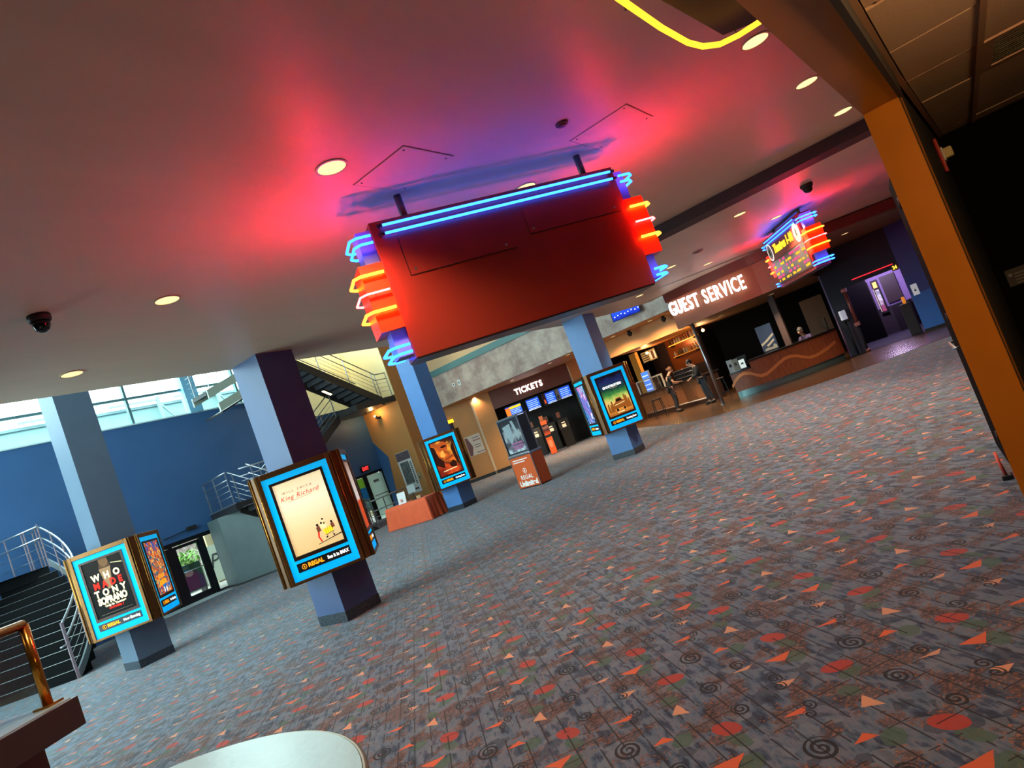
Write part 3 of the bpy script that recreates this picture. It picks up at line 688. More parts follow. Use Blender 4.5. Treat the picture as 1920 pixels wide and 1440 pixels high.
# ================================================================== NEON MARQUEES
NEON_B = emis('blue_neon', (0.012, 0.085, 1.0), 9.5)
NEON_O = emis('orange_neon', (1.0, 0.024, 0.001), 115.0)
NEON_P = emis('pink_neon', (1.0, 0.025, 0.025), 30.0)
NEON_Y = emis('yellow_neon', (1.0, 0.42, 0.02), 2.3)
M_WINGO = mat('wing_orange', (232, 70, 24), 0.4); M_WINGL = mat('wing_lavender', (168, 150, 205), 0.4)
def marquee(label, loc, rz, L, h, D, face):
    t = thing('neon_marquee', label, 'sign', loc, rz)
    body = box('body', (-L / 2, 0, 0), (L / 2, D, h), M_SIGNRED, t, 0.004)
    box('underside', (-L / 2 + 0.01, 0.01, -0.012), (L / 2 - 0.01, D - 0.01, 0), mat('sign_underside', (60, 52, 70), 0.3, 0.4), t)
    def tubes(y, name='neon_tube'):
        for z in (h - 0.055, h - 0.125):
            mb = MB(); mb.tube([(-L / 2 + 0.10, y, z), (L / 2 - 0.05, y, z)], 0.012, 8); mb.build(name, NEON_B, t)
            for x in (-L / 2 + 0.07, L / 2 - 0.035):
                mb = MB(); mb.tube([(x - 0.02, y, z), (x + 0.02, y, z)], 0.014, 8); mb.tube([(x, y, z), (x, y + (0.04 if y < 0 else -0.04), z)], 0.010, 8); mb.build('tube_holder', M_BLACK, t)
    tubes(-0.038); tubes(D + 0.038)
    for s in (-1, 1):
        e = s * L / 2
        def bx(name, x0, x1, y0, y1, z0, z1, m): return box(name, (min(e + s * x0, e + s * x1), y0, z0), (max(e + s * x0, e + s * x1), y1, z1), m, t)
        bx('wing_core', 0, 0.12, 0.05, D - 0.05, 0.05, h - 0.04, M_WINGL)
        bx('wing', 0, 0.20, 0.0, D, 0.27, h - 0.33, M_WINGO)
        def loop(z, out, m, r=0.012, y0=-0.03):
            pts = [(e + s * 0.02, y0, z), (e + s * (out - 0.05), y0, z), (e + s * out, y0 + 0.05, z), (e + s * out, D - 0.02, z), (e + s * (out - 0.05), D + 0.03, z), (e + s * 0.02, D + 0.03, z)]
            mb = MB(); mb.tube(pts, r, 8); mb.build('neon_tube', m, t)
            mb = MB(); mb.tube([(e + s * (out - 0.12), y0, z), (e + s * (out - 0.12), 0.012, z)], 0.006, 6); mb.build('tube_holder', M_BLACK, t)
        loop(h - 0.42, 0.26, NEON_O); loop(h - 0.57, 0.26, NEON_P, 0.009); loop(h - 0.72, 0.26, NEON_O)
        loop(h - 0.11, 0.19, NEON_B); loop(h - 0.17, 0.17, NEON_B); loop(0.12, 0.19, NEON_B); loop(0.06, 0.17, NEON_B)
    for x in (-L / 2 + 0.36, L / 2 - 0.2):
        mb = MB(); mb.tube([(x, D * 0.55, h), (x, D * 0.55, face['top'])], 0.032, 12); mb.build('hanger', mat('hanger_grey', (110, 104, 120), 0.4, 0.4), t)
    return t
# the large blank marquee
m1 = marquee('large blank red sign with blue neon hanging over the lobby', (4.945, 2.86, 2.44), math.radians(-34.64), 2.35, 1.16, 0.3, {'top': H1 - 2.44})
SEAM = mat('seam_dark_red', (70, 14, 12), 0.5)
def seam(pts): 
    mb = MB()
    for a, b in zip(pts, pts[1:]): mb.bar((a[0], -0.0015, a[1]), (b[0], -0.0015, b[1]), 0.006, 0.006, (0, 1, 0))
    mb.build('panel_seam', SEAM, m1)
box('access_panel', (-0.98, -0.005, 0.66), (-0.02, 0.0, 0.98), M_SIGNRED, m1); box('access_panel', (0.16, -0.005, 0.74), (1.1, 0.0, 0.98), M_SIGNRED, m1)
seam([(-0.985, 0.98), (-0.985, 0.655), (-0.015, 0.655)]); seam([(0.155, 0.735), (1.1, 0.735)])
for x, z in ((-0.93, 0.70), (-0.10, 0.70), (0.2, 0.78), (1.05, 0.78)): disc(x, z, 0.012, 0.012, -0.008, 'screw', M_STEEL, m1, 10)
for x, z in ((-0.05, 0.89), (0.22, 0.885)): disc(x, z, 0.011, 0.011, -0.003, 'hole', M_BLACK, m1, 10)
# the far marquee with show times
m2 = marquee('smaller neon marquee with glowing show times by the theatre entrance', (14.875, 2.68, 2.47), math.radians(210.5), 2.12, 1.11, 0.3, {'top': H2 - 2.47})
box('title_panel', (-1.04, -0.012, 0.60), (1.04, 0.0, 1.0), mat('title_maroon', (150, 58, 44), 0.4), m2)
text('lettering', 'Theatres 1-10', 0.27, emis('lit_yellow', (1.0, 0.62, 0.03), 1.5), m2, (0.0, -0.02, 0.80), ext=0.006, bold=0.004, shear=0.25, sx=0.78)
for x in (-0.86, 0.86):
    disc(x, 0.80, 0.15, 0.19, -0.016, 'emblem_rim', emis('lit_white', (1, 0.95, 0.85), 1.3), m2, 28)
    disc(x, 0.80, 0.125, 0.165, -0.0185, 'emblem_face', mat('emblem_grey', (110, 106, 90), 0.3, emit=(110, 106, 90), est=0.4), m2, 28)
    flat([(x - 0.05, 0.72), (x - 0.01, 0.90), (x + 0.04, 0.84), (x + 0.01, 0.80), (x + 0.06, 0.70), (x, 0.76)], -0.0212, 'emblem_mark', I_BLACK, m2)
box('led_board', (-1.02, -0.014, 0.08), (1.0, 0.0, 0.585), mat('led_glass', (96, 84, 78), 0.2), m2)
LEDP = emis('led_pink', (1.0, 0.06, 0.20), 1.3); LEDY = emis('led_amber', (1.0, 0.45, 0.02), 1.3)
rr = random.Random(3)
for i in range(6):
    z = 0.535 - i * 0.078; x = -0.95; mt = LEDP if i % 2 == 0 else LEDY
    mb = MB()
    while x < 0.92:
        w = rr.choice((0.03, 0.045, 0.06)); n = rr.choice((2, 3, 4, 5))
        for _ in range(n):
            hh = rr.choice((0.045, 0.05, 0.038))
            mb.box(x, -0.018, z - 0.025, x + w * 0.75, -0.0145, z - 0.025 + hh); x += w
            if x > 0.93: break
        x += rr.choice((0.05, 0.12, 0.3))
    mb.build('led_row', mt, m2)['kind'] = 'stuff'

# yellow neon loop under the dark panel near the portal
t = thing('neon_canopy', 'dark ceiling panel ringed by a yellow neon tube near the portal', 'sign', (0, 0, 3.36))
A, B_, C_, D_ = [ZP(3.36, *p) for p in ((1110, -40), (1296, 84), (1352, 84), (1440, 32))]
pts = [(p.x, p.y, 0) for p in (A, ZP(3.36, 1165, 0), ZP(3.36, 1240, 52), ZP(3.36, 1290, 80), ZP(3.36, 1318, 87), ZP(3.36, 1350, 83), ZP(3.36, 1385, 66), ZP(3.36, 1421, 43), ZP(3.36, 1470, 10))]
mb = MB(); mb.tube(pts, 0.017, 10); mb.build('neon_tube', NEON_Y, t)
q = [ZP(3.46, *p) for p in ((1150, -60), (1236, -2), (1356, 66), (1420, 40), (1500, -20))]
q = [Vector((p.x, p.y, 0)) for p in q]
mb = MB(); mb.prism([(p.x, p.y, 0.10) for p in q], (0, 0, 0.14)); mb.build('panel', mat('dark_panel', (44, 32, 36), 0.6), t)
for px, py in ((1174, 20), (1385, 72)):
    p = ZP(3.36, px, py); mb = MB(); mb.tube([(p.x, p.y, 0.0), (p.x, p.y, 0.48)], 0.004, 6); mb.build('hanger_wire', M_BLACK, t)

# ================================================================== CEILING FITTINGS
M_DL = emis('downlight_glow', (1.0, 0.72, 0.33), 1.2); M_DLR = mat('downlight_trim', (214, 190, 150), 0.35)
def downlight(x, y, z, r, label, watts, group, col=(1.0, 0.80, 0.56), spot=120):
    t = thing('downlight', label, 'downlight', (x, y, z), 0, group)
    n = 28; mb = MB()
    for i in range(n):
        a, b = 2 * math.pi * i / n, 2 * math.pi * (i + 1) / n
        q = [(r * math.cos(a), r * math.sin(a)), (r * math.cos(b), r * math.sin(b)), (r * 0.86 * math.cos(b), r * 0.86 * math.sin(b)), (r * 0.86 * math.cos(a), r * 0.86 * math.sin(a))]
        mb.prism([(u, v, 0) for u, v in q], (0, 0, -0.008))
    bmesh.ops.remove_doubles(mb.bm, verts=mb.bm.verts[:], dist=1e-5)
    mb.build('trim_ring', M_DLR, t)
    mb = MB(); mb.lathe([(r * 0.86, -0.001), (r * 0.86, -0.004)], n=28); mb.build('diffuser', M_DL, t)
    if watts:
        d = bpy.data.lights.new('downlight_lamp', 'SPOT'); d.energy = watts; d.color = col; d.spot_size = math.radians(spot); d.spot_blend = 0.7; d.shadow_soft_size = r * 0.8
        o = bpy.data.objects.new('downlight_lamp', d); COL.objects.link(o); o.parent = t; o.location = (0, 0, -0.03)
    return t
G = 'round ceiling downlights'
W1, W2 = 135, 330
for x, y, lab in ((3.44, 3.19, 'round downlight beside the red glow left of the big sign'), (3.38, 5.59, 'round downlight between the black dome camera and the large poster column'), (3.29, 7.59, 'round downlight nearest the clerestory windows'),
                  (5.82, 3.05, 'round downlight partly hidden behind the top of the big sign'), (5.81, 0.68, 'large round downlight beside the yellow neon loop'), (7.53, 0.60, 'second round downlight along the orange portal'), (9.36, 0.51, 'third round downlight along the orange portal, before the dark beam')):
    downlight(x, y, H1, 0.12, lab, W1, G)
for x, y, lab in ((1.0, 3.15, 'round downlight over the round counter, above the view'), (1.0, 5.6, 'round downlight over the glass display case, above the view'), (-1.4, 3.15, 'round downlight behind the round counter, outside the view'), (-1.4, 5.6, 'round downlight behind the display case, outside the view'), (8.2, 3.0, 'round downlight hidden behind the big sign'), (8.2, 5.5, 'second round downlight hidden behind the big sign')):
    downlight(x, y, H1, 0.12, lab, W1, G)
for x, y, lab in ((11.45 * 0.932, 0.45, 'round downlight along the orange portal just past the dark beam'), (12.7 * 0.932, 2.78 * 0.932, 'round downlight left of the show times marquee'), (15.0 * 0.932, 2.64 * 0.932, 'round downlight just above the show times marquee'), (15.0 * 0.932, 5.09 * 0.932, 'round downlight by the pink speaker disc'),
                  (17.26 * 0.932, 4.94 * 0.932, 'round downlight in front of the guest service letters'), (17.4 * 0.932, 7.02 * 0.932, 'round downlight in front of the plaster band television')):
    downlight(x, y, H2, 0.12, lab, W2, G)
def dome(px, py, z, r, label):
    p = ZP(z, px, py); t = thing('dome_camera', label, 'camera', (p.x, p.y, z))
    mb = MB(); mb.lathe([(r, 0), (r, -0.03), (r * 0.92, -0.05), (r * 0.85, -0.055)], n=24); mb.build('collar', M_BLACK, t)
    mb = MB(); mb.lathe([(r * 0.8, -0.05), (r * 0.76, -0.085), (r * 0.6, -0.12), (r * 0.3, -0.14), (0.005, -0.145)], n=24); mb.build('dome', mat('smoked_dome', (10, 10, 12), 0.08), t)
dome(72, 592, H1, 0.085, 'black dome security camera near the upper left ceiling'); dome(1511, 346, H2, 0.10, 'black dome security camera above the show times marquee')
for px, py, z, lab, c in ((1308, 471, H2, 'pink round speaker grille in the far ceiling', (168, 110, 108)), (1053, 231, H1, 'small round detector between the two ceiling hatches', (120, 60, 86))):
    p = ZP(z, px, py); t = thing('ceiling_disc', lab, 'detector', (p.x, p.y, z)); r = 0.11 if z == H2 else 0.055
    mb = MB(); mb.lathe([(r, 0), (r, -0.012), (r * 0.8, -0.02)], n=24); mb.build('rim', mat('disc_%d' % c[0], c, 0.5), t)
    mb = MB(); mb.lathe([(r * 0.7, -0.019), (r * 0.65, -0.026), (0.01, -0.028)], n=24); mb.build('centre', mat('discc_%d' % c[0], tuple(int(v * 0.7) for v in c), 0.5), t)
for x0, y0, lab in ((3.80, 2.79, 'square ceiling hatch left of the violet glow'), (5.44, 1.69, 'square ceiling hatch right of the violet glow')):
    t = thing('ceiling_hatch', lab, 'hatch', (x0, y0, H1))
    box('panel', (0.008, 0.008, -0.006), (0.582, 0.582, 0), M_CEIL, t, 0.002)
    mb = MB()
    for a in ((0, 0, 0.59, 0.005), (0, 0.585, 0.59, 0.59), (0, 0.005, 0.005, 0.585), (0.585, 0.005, 0.59, 0.585)): mb.box(a[0], a[1], -0.002, a[2], a[3], 0)
    mb.build('joint', mat('hatch_joint', (120, 86, 84), 0.7), t)
    for a, b in ((0.05, 0.05), (0.54, 0.05), (0.05, 0.54), (0.54, 0.54)):
        mb = MB(); mb.lathe([(0.008, -0.006), (0.008, -0.009)], a, b, 8); mb.build('screw', M_DARKMETAL, t)

# ================================================================== NEAR OBJECTS
# brass framed glass display case on a dark plinth
zt = 1.1245
gc = thing('display_case', 'brass framed glass display case on a dark plinth, bottom left corner', 'display case', (1.39, 4.38, 0), math.radians(28))
ux, uy = math.cos(math.radians(28)), math.sin(math.radians(28))
# local x runs back to the left front edge, local y runs deep
box('plinth_top', (-1.45, -0.02, zt - 0.155), (0.02, 1.35, zt), mat('plinth_brown', (48, 34, 30), 0.4), gc, 0.004)
box('plinth', (-1.30, 0.10, 0.0), (-0.14, 1.2, zt - 0.155), mat('plinth_red', (92, 40, 32), 0.5, noise=(6, 0.4)), gc)
box('white_deck', (-1.42, 0.005, zt), (0.0, 1.32, zt + 0.006), mat('pale_deck', (176, 196, 200), 0.12), gc)
def gtube(a, b): 
    mb = MB(); mb.tube([a, b], 0.026, 12); mb.build('frame_tube', M_BRASS, gc)
x0, x1, y0, y1, z0, z1 = -1.36, -0.035, 0.11, 0.70, zt + 0.006, zt + 0.46
for x in (x0, x1):
    for y in (y0, y1): gtube((x, y, z0), (x, y, z1))
for z in (z1,):
    gtube((x0, y0, z), (x1, y0, z)); gtube((x0, y1, z), (x1, y1, z)); gtube((x0, y0, z), (x0, y1, z)); gtube((x1, y0, z), (x1, y1, z))
for x in (x0, x1):
    for y in (y0, y1): box('foot_plate', (x - 0.05, y - 0.05, z0), (x + 0.05, y + 0.05, z0 + 0.012), M_BRASS, gc)
for a, b in (((x0 + 0.03, y0 - 0.003, z0 + 0.012), (x1 - 0.03, y0 + 0.003, z1 - 0.03)), ((x0 + 0.03, y1 - 0.003, z0 + 0.012), (x1 - 0.03, y1 + 0.003, z1 - 0.03)), ((x1 - 0.003, y0 + 0.03, z0 + 0.012), (x1 + 0.003, y1 - 0.03, z1 - 0.03)), ((x0 - 0.003, y0 + 0.03, z0 + 0.012), (x0 + 0.003, y1 - 0.03, z1 - 0.03)), ((x0 + 0.03, y0 + 0.03, z1 - 0.004), (x1 - 0.03, y1 - 0.03, z1 + 0.002))):
    box('glass_pane', a, b, M_GLASSC, gc)
# round metal-topped counter at the bottom edge
rt = thing('round_counter', 'round pale metal-topped counter at the bottom of the view', 'counter', (0.55, 2.78, 0))
mb = MB(); mb.lathe([(1.085, 0.715), (1.10, 0.722), (1.10, 0.742), (1.09, 0.75)], n=96); mb.build('edge_band', mat('dull_brass_band', (150, 132, 104), 0.3, 0.8), rt)
mb = MB(); mb.lathe([(1.084, 0.7495), (1.08, 0.7525)], n=96); mb.build('counter_top', mat('zinc_top', (150, 166, 164), 0.3, 0.35, noise=(5, 0.1), bump=(30, 0.05)), rt)
mb = MB(); mb.lathe([(0.5, 0.0), (0.5, 0.04), (0.42, 0.08), (0.42, 0.6), (0.7, 0.715)], n=40); mb.build('pedestal', M_CHAR, rt)

# things by the portal
fa = thing('fire_alarm', 'red fire alarm strobe with white lens on the charcoal wall', 'alarm', (5.1, -0.102, 2.30), math.radians(-3))
box('back_plate', (-0.06, -0.02, -0.11), (0.06, 0.0, 0.11), mat('alarm_red', (190, 36, 24), 0.4), fa, 0.006)
mb = MB(); mb.box(-0.035, -0.075, -0.03, 0.035, -0.02, 0.035, 0.012); mb.build('strobe_lens', mat('lens_ivory', (226, 206, 150), 0.2), fa)
box('lens_collar', (-0.042, -0.03, -0.04), (0.042, -0.02, 0.045), M_WHITE, fa)
nt_ = thing('wall_notice', 'small dark notice with pale print on the black corridor wall', 'notice', (5.915, -0.30, 1.41), math.radians(-90))
box('plate', (-0.10, -0.004, -0.06), (0.12, 0.0, 0.06), mat('notice_black', (20, 19, 22), 0.4), nt_)
disc(-0.075, 0.02, 0.012, 0.012, -0.0055, 'emblem', mat('notice_grey', (110, 110, 116), 0.5), nt_, 12)
for i, w in enumerate((0.15, 0.13, 0.16, 0.12)):
    flat([(-0.055, 0.025 - i * 0.022), (-0.055 + w, 0.025 - i * 0.022), (-0.055 + w, 0.016 - i * 0.022), (-0.055, 0.016 - i * 0.022)], -0.0055, 'print_line', mat('notice_print', (150, 130, 84) if i > 1 else (90, 88, 92), 0.5), nt_)
od = thing('open_door', 'black door leaf folded open against the wall beyond the orange jamb', 'door', (7.18, 0.293, 0), math.radians(4.6))
box('leaf', (-0.82, -0.045, 0.01), (0.0, 0.0, 2.49), mat('door_black', (7, 7, 8), 0.9, spec=0.05), od, 0.003)
box('edge_strip', (0.0, -0.03, 0.9), (0.002, -0.018, 1.75), M_BRASS, od)
for z in (0.25, 1.25, 2.25):
    mb = MB(); mb.tube([(-0.825, 0.002, z - 0.05), (-0.825, 0.002, z + 0.05)], 0.012, 8); mb.build('hinge', M_DARKMETAL, od)
mb = MB(); mb.tube([(-0.12, 0.0, 1.0), (-0.12, 0.035, 1.0), (-0.7, 0.035, 1.0), (-0.7, 0.0, 1.0)], 0.012, 8); mb.build('push_bar', M_STEEL, od)
ds = thing('door_stop', 'red rubber tipped door stop on the carpet by the jamb', 'door stop', (6.05, 0.245, 0))
mb = MB(); mb.box(-0.05, -0.02, 0, 0.04, 0.05, 0.035, 0.005); mb.build('base', M_BLACK, ds)
mb = MB(); mb.tube([(-0.02, 0.02, 0.035), (0.0, 0.03, 0.12), (0.05, 0.035, 0.2)], 0.012, 8); mb.build('arm', mat('stop_red', (196, 74, 58), 0.5), ds)

# ================================================================== CURVED STAIR (left)
cs = thing('curved_staircase', 'black curved staircase with silver nosings and a swept steel handrail', 'staircase', (5.33, 16.2, 0))
B0, BK, BL = Vector((0, 0, 0)), Vector((1.57, 1.3, 0)), Vector((1.42, 3.88, 0)); TOPZ = 2.52; NR = 13
def bz(t): return B0 * (1 - t) ** 2 + BK * (2 * t * (1 - t)) + BL * (t * t)
def bd(t): a = math.radians(122 - 20 * t); return Vector((math.cos(a), math.sin(a), 0))
M_STEP = mat('black_stair_carpet', (9, 9, 10), 0.95, spec=0.1); M_NOSE = mat('nosing_metal', (150, 150, 150), 0.35, 0.7)
for i in range(NR - 1):
    t0, t1 = i / (NR - 1), (i + 1) / (NR - 1); z = TOPZ * (i + 1) / NR
    a, b = bz(t0), bz(t1); La = 3.4
    q = [a, a + bd(t0) * La, b + bd(t1) * La, b]
    mb = MB(); mb.prism([Vector((p.x, p.y, max(z - 0.42, 0.002))) for p in q], (0, 0, min(0.42, z - 0.002))); mb.build('tread', M_STEP, cs)
    mb = MB(); u = Vector((0, 0, z + 0.003)); mb.bar(a + u, a + bd(t0) * La + u, 0.016, 0.006); mb.build('nosing', M_NOSE, cs)
a = bz(1); d = bd(1); back = Vector((0.98, 0.2, 0)) * 0 + Vector((-0.1, 1.85, 0))
mb = MB(); mb.prism([Vector((p.x, p.y, TOPZ - 0.25)) for p in (a, a + d * 3.4 + Vector((-1.2, 0, 0)), a + Vector((-4.0, 1.85, 0)), a + Vector((0.5, 1.85, 0)))], (0, 0, 0.25)); mb.build('landing', M_STEP, cs)
mb = MB(); mb.bar(a + Vector((0, 0, TOPZ + 0.004)), a + d * 3.4 + Vector((0, 0, TOPZ + 0.004)), 0.03, 0.01); mb.build('nosing', M_NOSE, cs)
# outer stringer skirt
mb = MB(); n = 24; P = [bz(i / n) for i in range(n + 1)]
for i in range(n):
    za, zb = TOPZ * i / n, TOPZ * (i + 1) / n; p, q = P[i], P[i + 1]
    o = Vector((0.03, -0.01, 0))
    mb.prism([p + o + Vector((0, 0, max(za - 0.02, 0))), q + o + Vector((0, 0, max(zb - 0.02, 0))), q + o + Vector((0, 0, zb + 0.16)), p + o + Vector((0, 0, za + 0.16))], (0.035, -0.01, 0))
bmesh.ops.remove_doubles(mb.bm, verts=mb.bm.verts[:], dist=1e-4); mb.build('stringer', mat('stringer_silver', (150, 156, 158), 0.35, 0.7), cs)
def railpath(dz, n=28): return [bz(i / n) + Vector((0.03, 0, dz + 0.05 * 0 + 1.14 * 0 + TOPZ * i / n + (1.14 - 0.1 * i / n))) - Vector((0, 0, 0)) for i in range(n + 1)]
mb = MB(); mb.tube(railpath(0), 0.028, 10); mb.build('handrail', M_STEEL, cs)
mb = MB(); mb.tube([p - Vector((0, 0, 0.3)) for p in railpath(0)], 0.026, 10); mb.build('handrail', M_STEEL, cs)
mb = MB(); mb.bar((0.03, 0, 0), (0.03, 0, 1.17), 0.05, 0.05, (1, 0, 0)); mb.build('newel_post', M_PINKSTEEL, cs)
mb = MB(); mb.tube([(0.03, 0, 0.72), (-0.12, -0.02, 0.70)], 0.02, 8); mb.build('rail_stub', M_STEEL, cs)
for tt in (0.2, 0.4, 0.58, 0.74, 0.88, 1.0):
    p = bz(tt); z = TOPZ * tt
    mb = MB(); mb.bar(p + Vector((0.03, 0, z - 0.05)), p + Vector((0.03, 0, z + 1.1)), 0.045, 0.02, (1, 0, 0)); mb.build('rail_post', M_PINKSTEEL, cs)
for dz in (0.25, 0.45, 0.65):
    mb = MB(); mb.tube([p - Vector((0, 0, 1.1 - dz)) for p in railpath(0)], 0.006, 5); mb.build('rail_wire', M_STEEL, cs)
# landing rails
top = bz(1) + Vector((0.03, 0, 0)); e1 = top + d * 2.6
for zz, r in ((3.56 - 0.0, 0.022), (3.26, 0.02)):
    mb = MB(); mb.tube([top + Vector((0, 0, zz)), e1 + Vector((-0.1, 0, zz - 0.0))], r, 8); mb.build('handrail', M_STEEL, cs)
    mb = MB(); mb.tube([top + Vector((0, 0, zz)), top + Vector((0.35, 1.75, zz))], r, 8); mb.build('handrail', M_STEEL, cs)
for s in (0.62, 0.74, 1.5, 2.3):
    p = top + d * s; mb = MB(); mb.bar(p + Vector((0, 0, TOPZ)), p + Vector((0, 0, 3.55)), 0.045, 0.02, (1, 0, 0)); mb.build('rail_post', M_PINKSTEEL, cs)
for s in (0.5, 1.1):
    p = top + Vector((0.2 * s, s, 0)); mb = MB(); mb.bar(p + Vector((0, 0, TOPZ)), p + Vector((0, 0, 3.55)), 0.045, 0.02, (1, 0, 0)); mb.build('rail_post', M_PINKSTEEL, cs)
for dz in (0.25, 0.5):
    mb = MB(); mb.tube([e1 + Vector((0, 0, TOPZ + dz)), top + Vector((0, 0, TOPZ + dz)), top + Vector((0.35, 1.75, TOPZ + dz))], 0.006, 5); mb.build('rail_wire', M_STEEL, cs)
# curved glass balustrade beside the stair foot
gb = thing('glass_balustrade', 'curved teal glass balustrade behind the stair newel post', 'balustrade', (6.2, 16.25, 0))
arc = [Vector((0.75 * math.sin(a) * 0.6, 0.9 * (1 - math.cos(a)), 0)) for a in [i * 0.16 for i in range(8)]]
for i in range(7):
    mb = MB(); mb.prism([arc[i], arc[i + 1], arc[i + 1] + Vector((0, 0, 1.0)), arc[i] + Vector((0, 0, 1.0))], (0.01, -0.004, 0)); mb.build('glass_panel', glass('teal_glass', (0.55, 0.86, 0.9), 0.35), gb)
mb = MB(); mb.tube([p + Vector((0, 0, 1.0)) for p in arc], 0.018, 8); mb.build('cap_rail', M_STEEL, gb)
mb = MB(); mb.tube([p + Vector((0, 0, 0.03)) for p in arc], 0.03, 8); mb.build('base_rail', M_STEEL, gb)

# ================================================================== ENTRANCE DOORS and what is seen through them
ed = struct(thing('door_1', None, None, (0, WY, 0)), 'black framed glass entrance doors under the blue wall')
M_FR = mat('black_door_frame', (18, 20, 24), 0.35, 0.4)
box('head_bar', (D0, 0.03, 1.9), (D1, 0.17, 2.03), M_FR, ed)
for x0, x1 in ((D0, D0 + 0.09), (10.60, 10.74), (11.66, 11.80), (D1 - 0.04, D1)): box('jamb', (x0, 0.03, 0), (x1, 0.17, 1.9), M_FR, ed)
for x0, x1 in ((9.45, 10.59), (10.75, 11.65)):
    mb = MB(); mb.box(x0, 0.06, 0.01, x0 + 0.10, 0.12, 1.88); mb.box(x1 - 0.10, 0.06, 0.01, x1, 0.12, 1.88); mb.box(x0 + 0.1, 0.06, 0.01, x1 - 0.1, 0.12, 0.22); mb.box(x0 + 0.1, 0.06, 1.78, x1 - 0.1, 0.12, 1.88)
    lf = mb.build('door_leaf', M_FR, ed); box('pane', (x0 + 0.1, 0.085, 0.22), (x1 - 0.1, 0.095, 1.78), M_GLASS, lf)
    mb = MB(); mb.tube([(x0 + 0.1, 0.02, 1.0), (x1 - 0.1, 0.02, 1.0)], 0.018, 8); mb.build('push_bar', M_STEEL, lf)
box('sidelight_pane', (11.80, 0.085, 0.06), (12.32, 0.095, 1.9), M_GLASS, ed); box('sidelight_sill', (11.80, 0.05, 0), (12.32, 0.14, 0.06), M_FR, ed)
tag(box('threshold_mat', (9.5, 20.9, 0.0), (11.6, 21.98, 0.012), mat('pale_mat', (200, 205, 205), 0.6)), 'pale threshold mat inside the glass entrance doors', 'mat')
dc = thing('projector_arm', 'black arm with a small camera on the wall above the entrance doors', 'camera', (11.25, WY, 2.22))
mb = MB(); mb.bar((-0.75, -0.12, -0.02), (0.1, -0.12, 0.05), 0.03, 0.03); mb.build('arm', M_BLACK, dc)
mb = MB(); mb.box(0.05, -0.2, 0.0, 0.35, -0.06, 0.13, 0.02); mb.build('camera_body', M_BLACK, dc)
mb = MB(); mb.bar((0.15, -0.1, 0.05), (0.15, 0.0, 0.05), 0.03, 0.03); mb.build('bracket', M_BLACK, dc)
# outside
struct(box('ground_outside', (-6, WY + 0.25, -0.2), (40, 60, -0.01), mat('pale_paving', (150, 146, 138), 0.8)), 'pale paving outside the doors')
struct(box('shade_slab_outside', (-3, WY + 0.25, 3.2), (24, 25.2, 3.4), mat('shade_slab_grey', (120, 118, 112), 0.8)))  # unseen slab added to shade the beige wall from the sky
ow = thing('beige_wall', 'beige stucco wall with a painted letter seen through the entrance', 'wall', (0, 26.5, 0)); ow['kind'] = 'structure'
box('wall_face', (14.25, 0, 0), (24.0, 0.3, 3.2), mat('beige_stucco', (205, 184, 140), 0.8, noise=(1.5, 0.12)), ow)
_p = YP(26.5, 404, 1065)
box('pale_panel', (_p.x - 0.45, -0.03, 0.05), (_p.x + 0.5, 0, 1.5), mat('pale_green_panel', (196, 206, 184), 0.7), ow)
_q = YP(26.5, 403, 1008)
box('grey_plate', (_q.x - 0.12, -0.04, _q.z - 0.2), (_q.x + 0.12, 0, _q.z + 0.2), mat('grey_plate', (128, 124, 112), 0.6), ow)
text('painted_letter', 'P', 0.8, mat('letter_dark', (50, 54, 50), 0.7), ow, (_p.x, -0.035, 0.85), ext=0.003, shear=0.3)
rw = thing('rubble_wall', 'speckled stone wall behind the plants outside the entrance', 'wall', (0, 29, 0)); rw['kind'] = 'structure'
box('wall_face', (6, 0, 0), (15.5, 0.3, 3.4), mat('rubble', (178, 164, 158), 0.9, noise=(7, 0.4, (120, 96, 92))), rw)
bs = thing('green_bush', 'leafy green bush outside the glass entrance', 'bush', (YP(27.6, 347, 1055).x, 27.6, 0))
mb = MB(); rb = random.Random(5)
for i in range(260):
    c = Vector((rb.gauss(0, 0.65), rb.gauss(0, 0.3), 1.25 + rb.gauss(0, 0.22))); a = Vector((rb.uniform(-1, 1), rb.uniform(-1, 1), rb.uniform(-0.3, 1))).normalized() * 0.16; b = a.cross(Vector((rb.uniform(-1, 1), rb.uniform(-1, 1), 1))).normalized() * 0.05
    mb.poly([c - a, c + b, c + a, c - b])
o = mb.build('foliage', mat('leaf_green', (104, 150, 62), 0.6), bs); o['kind'] = 'stuff'
mb = MB()
for dx in (-0.5, 0, 0.5): mb.tube([(dx * 0.4, 0, 0), (dx, 0, 1.3)], 0.025, 6)
mb.build('stems', mat('stem_brown', (90, 70, 46), 0.8), bs); box('planter', (-1.2, -0.35, 0), (1.2, 0.35, 0.85), mat('planter_grey', (150, 156, 152), 0.7), bs)
sb = thing('banner_stand', 'purple and green advertising board outside the door', 'sign board', (YP(25.2, 362, 1080).x, 25.2, 0))
box('board', (-0.40, 0, 0.15), (0.40, 0.03, 1.15), mat('banner_green', (40, 92, 56), 0.6), sb)
flat([(-0.38, 0.17), (0.38, 0.17), (0.38, 0.6), (0.15, 0.85), (-0.1, 0.7), (-0.38, 0.75)], -0.002, 'purple_shape', mat('banner_purple', (86, 34, 92), 0.6), sb)
disc(-0.1, 0.82, 0.16, 0.12, -0.004, 'pale_shape', mat('banner_pink', (190, 150, 150), 0.6), sb)
for x in (-0.36, 0.36): box('leg', (x - 0.02, 0, -0.01), (x + 0.02, 0.4, 0.15), M_BLACK, sb)
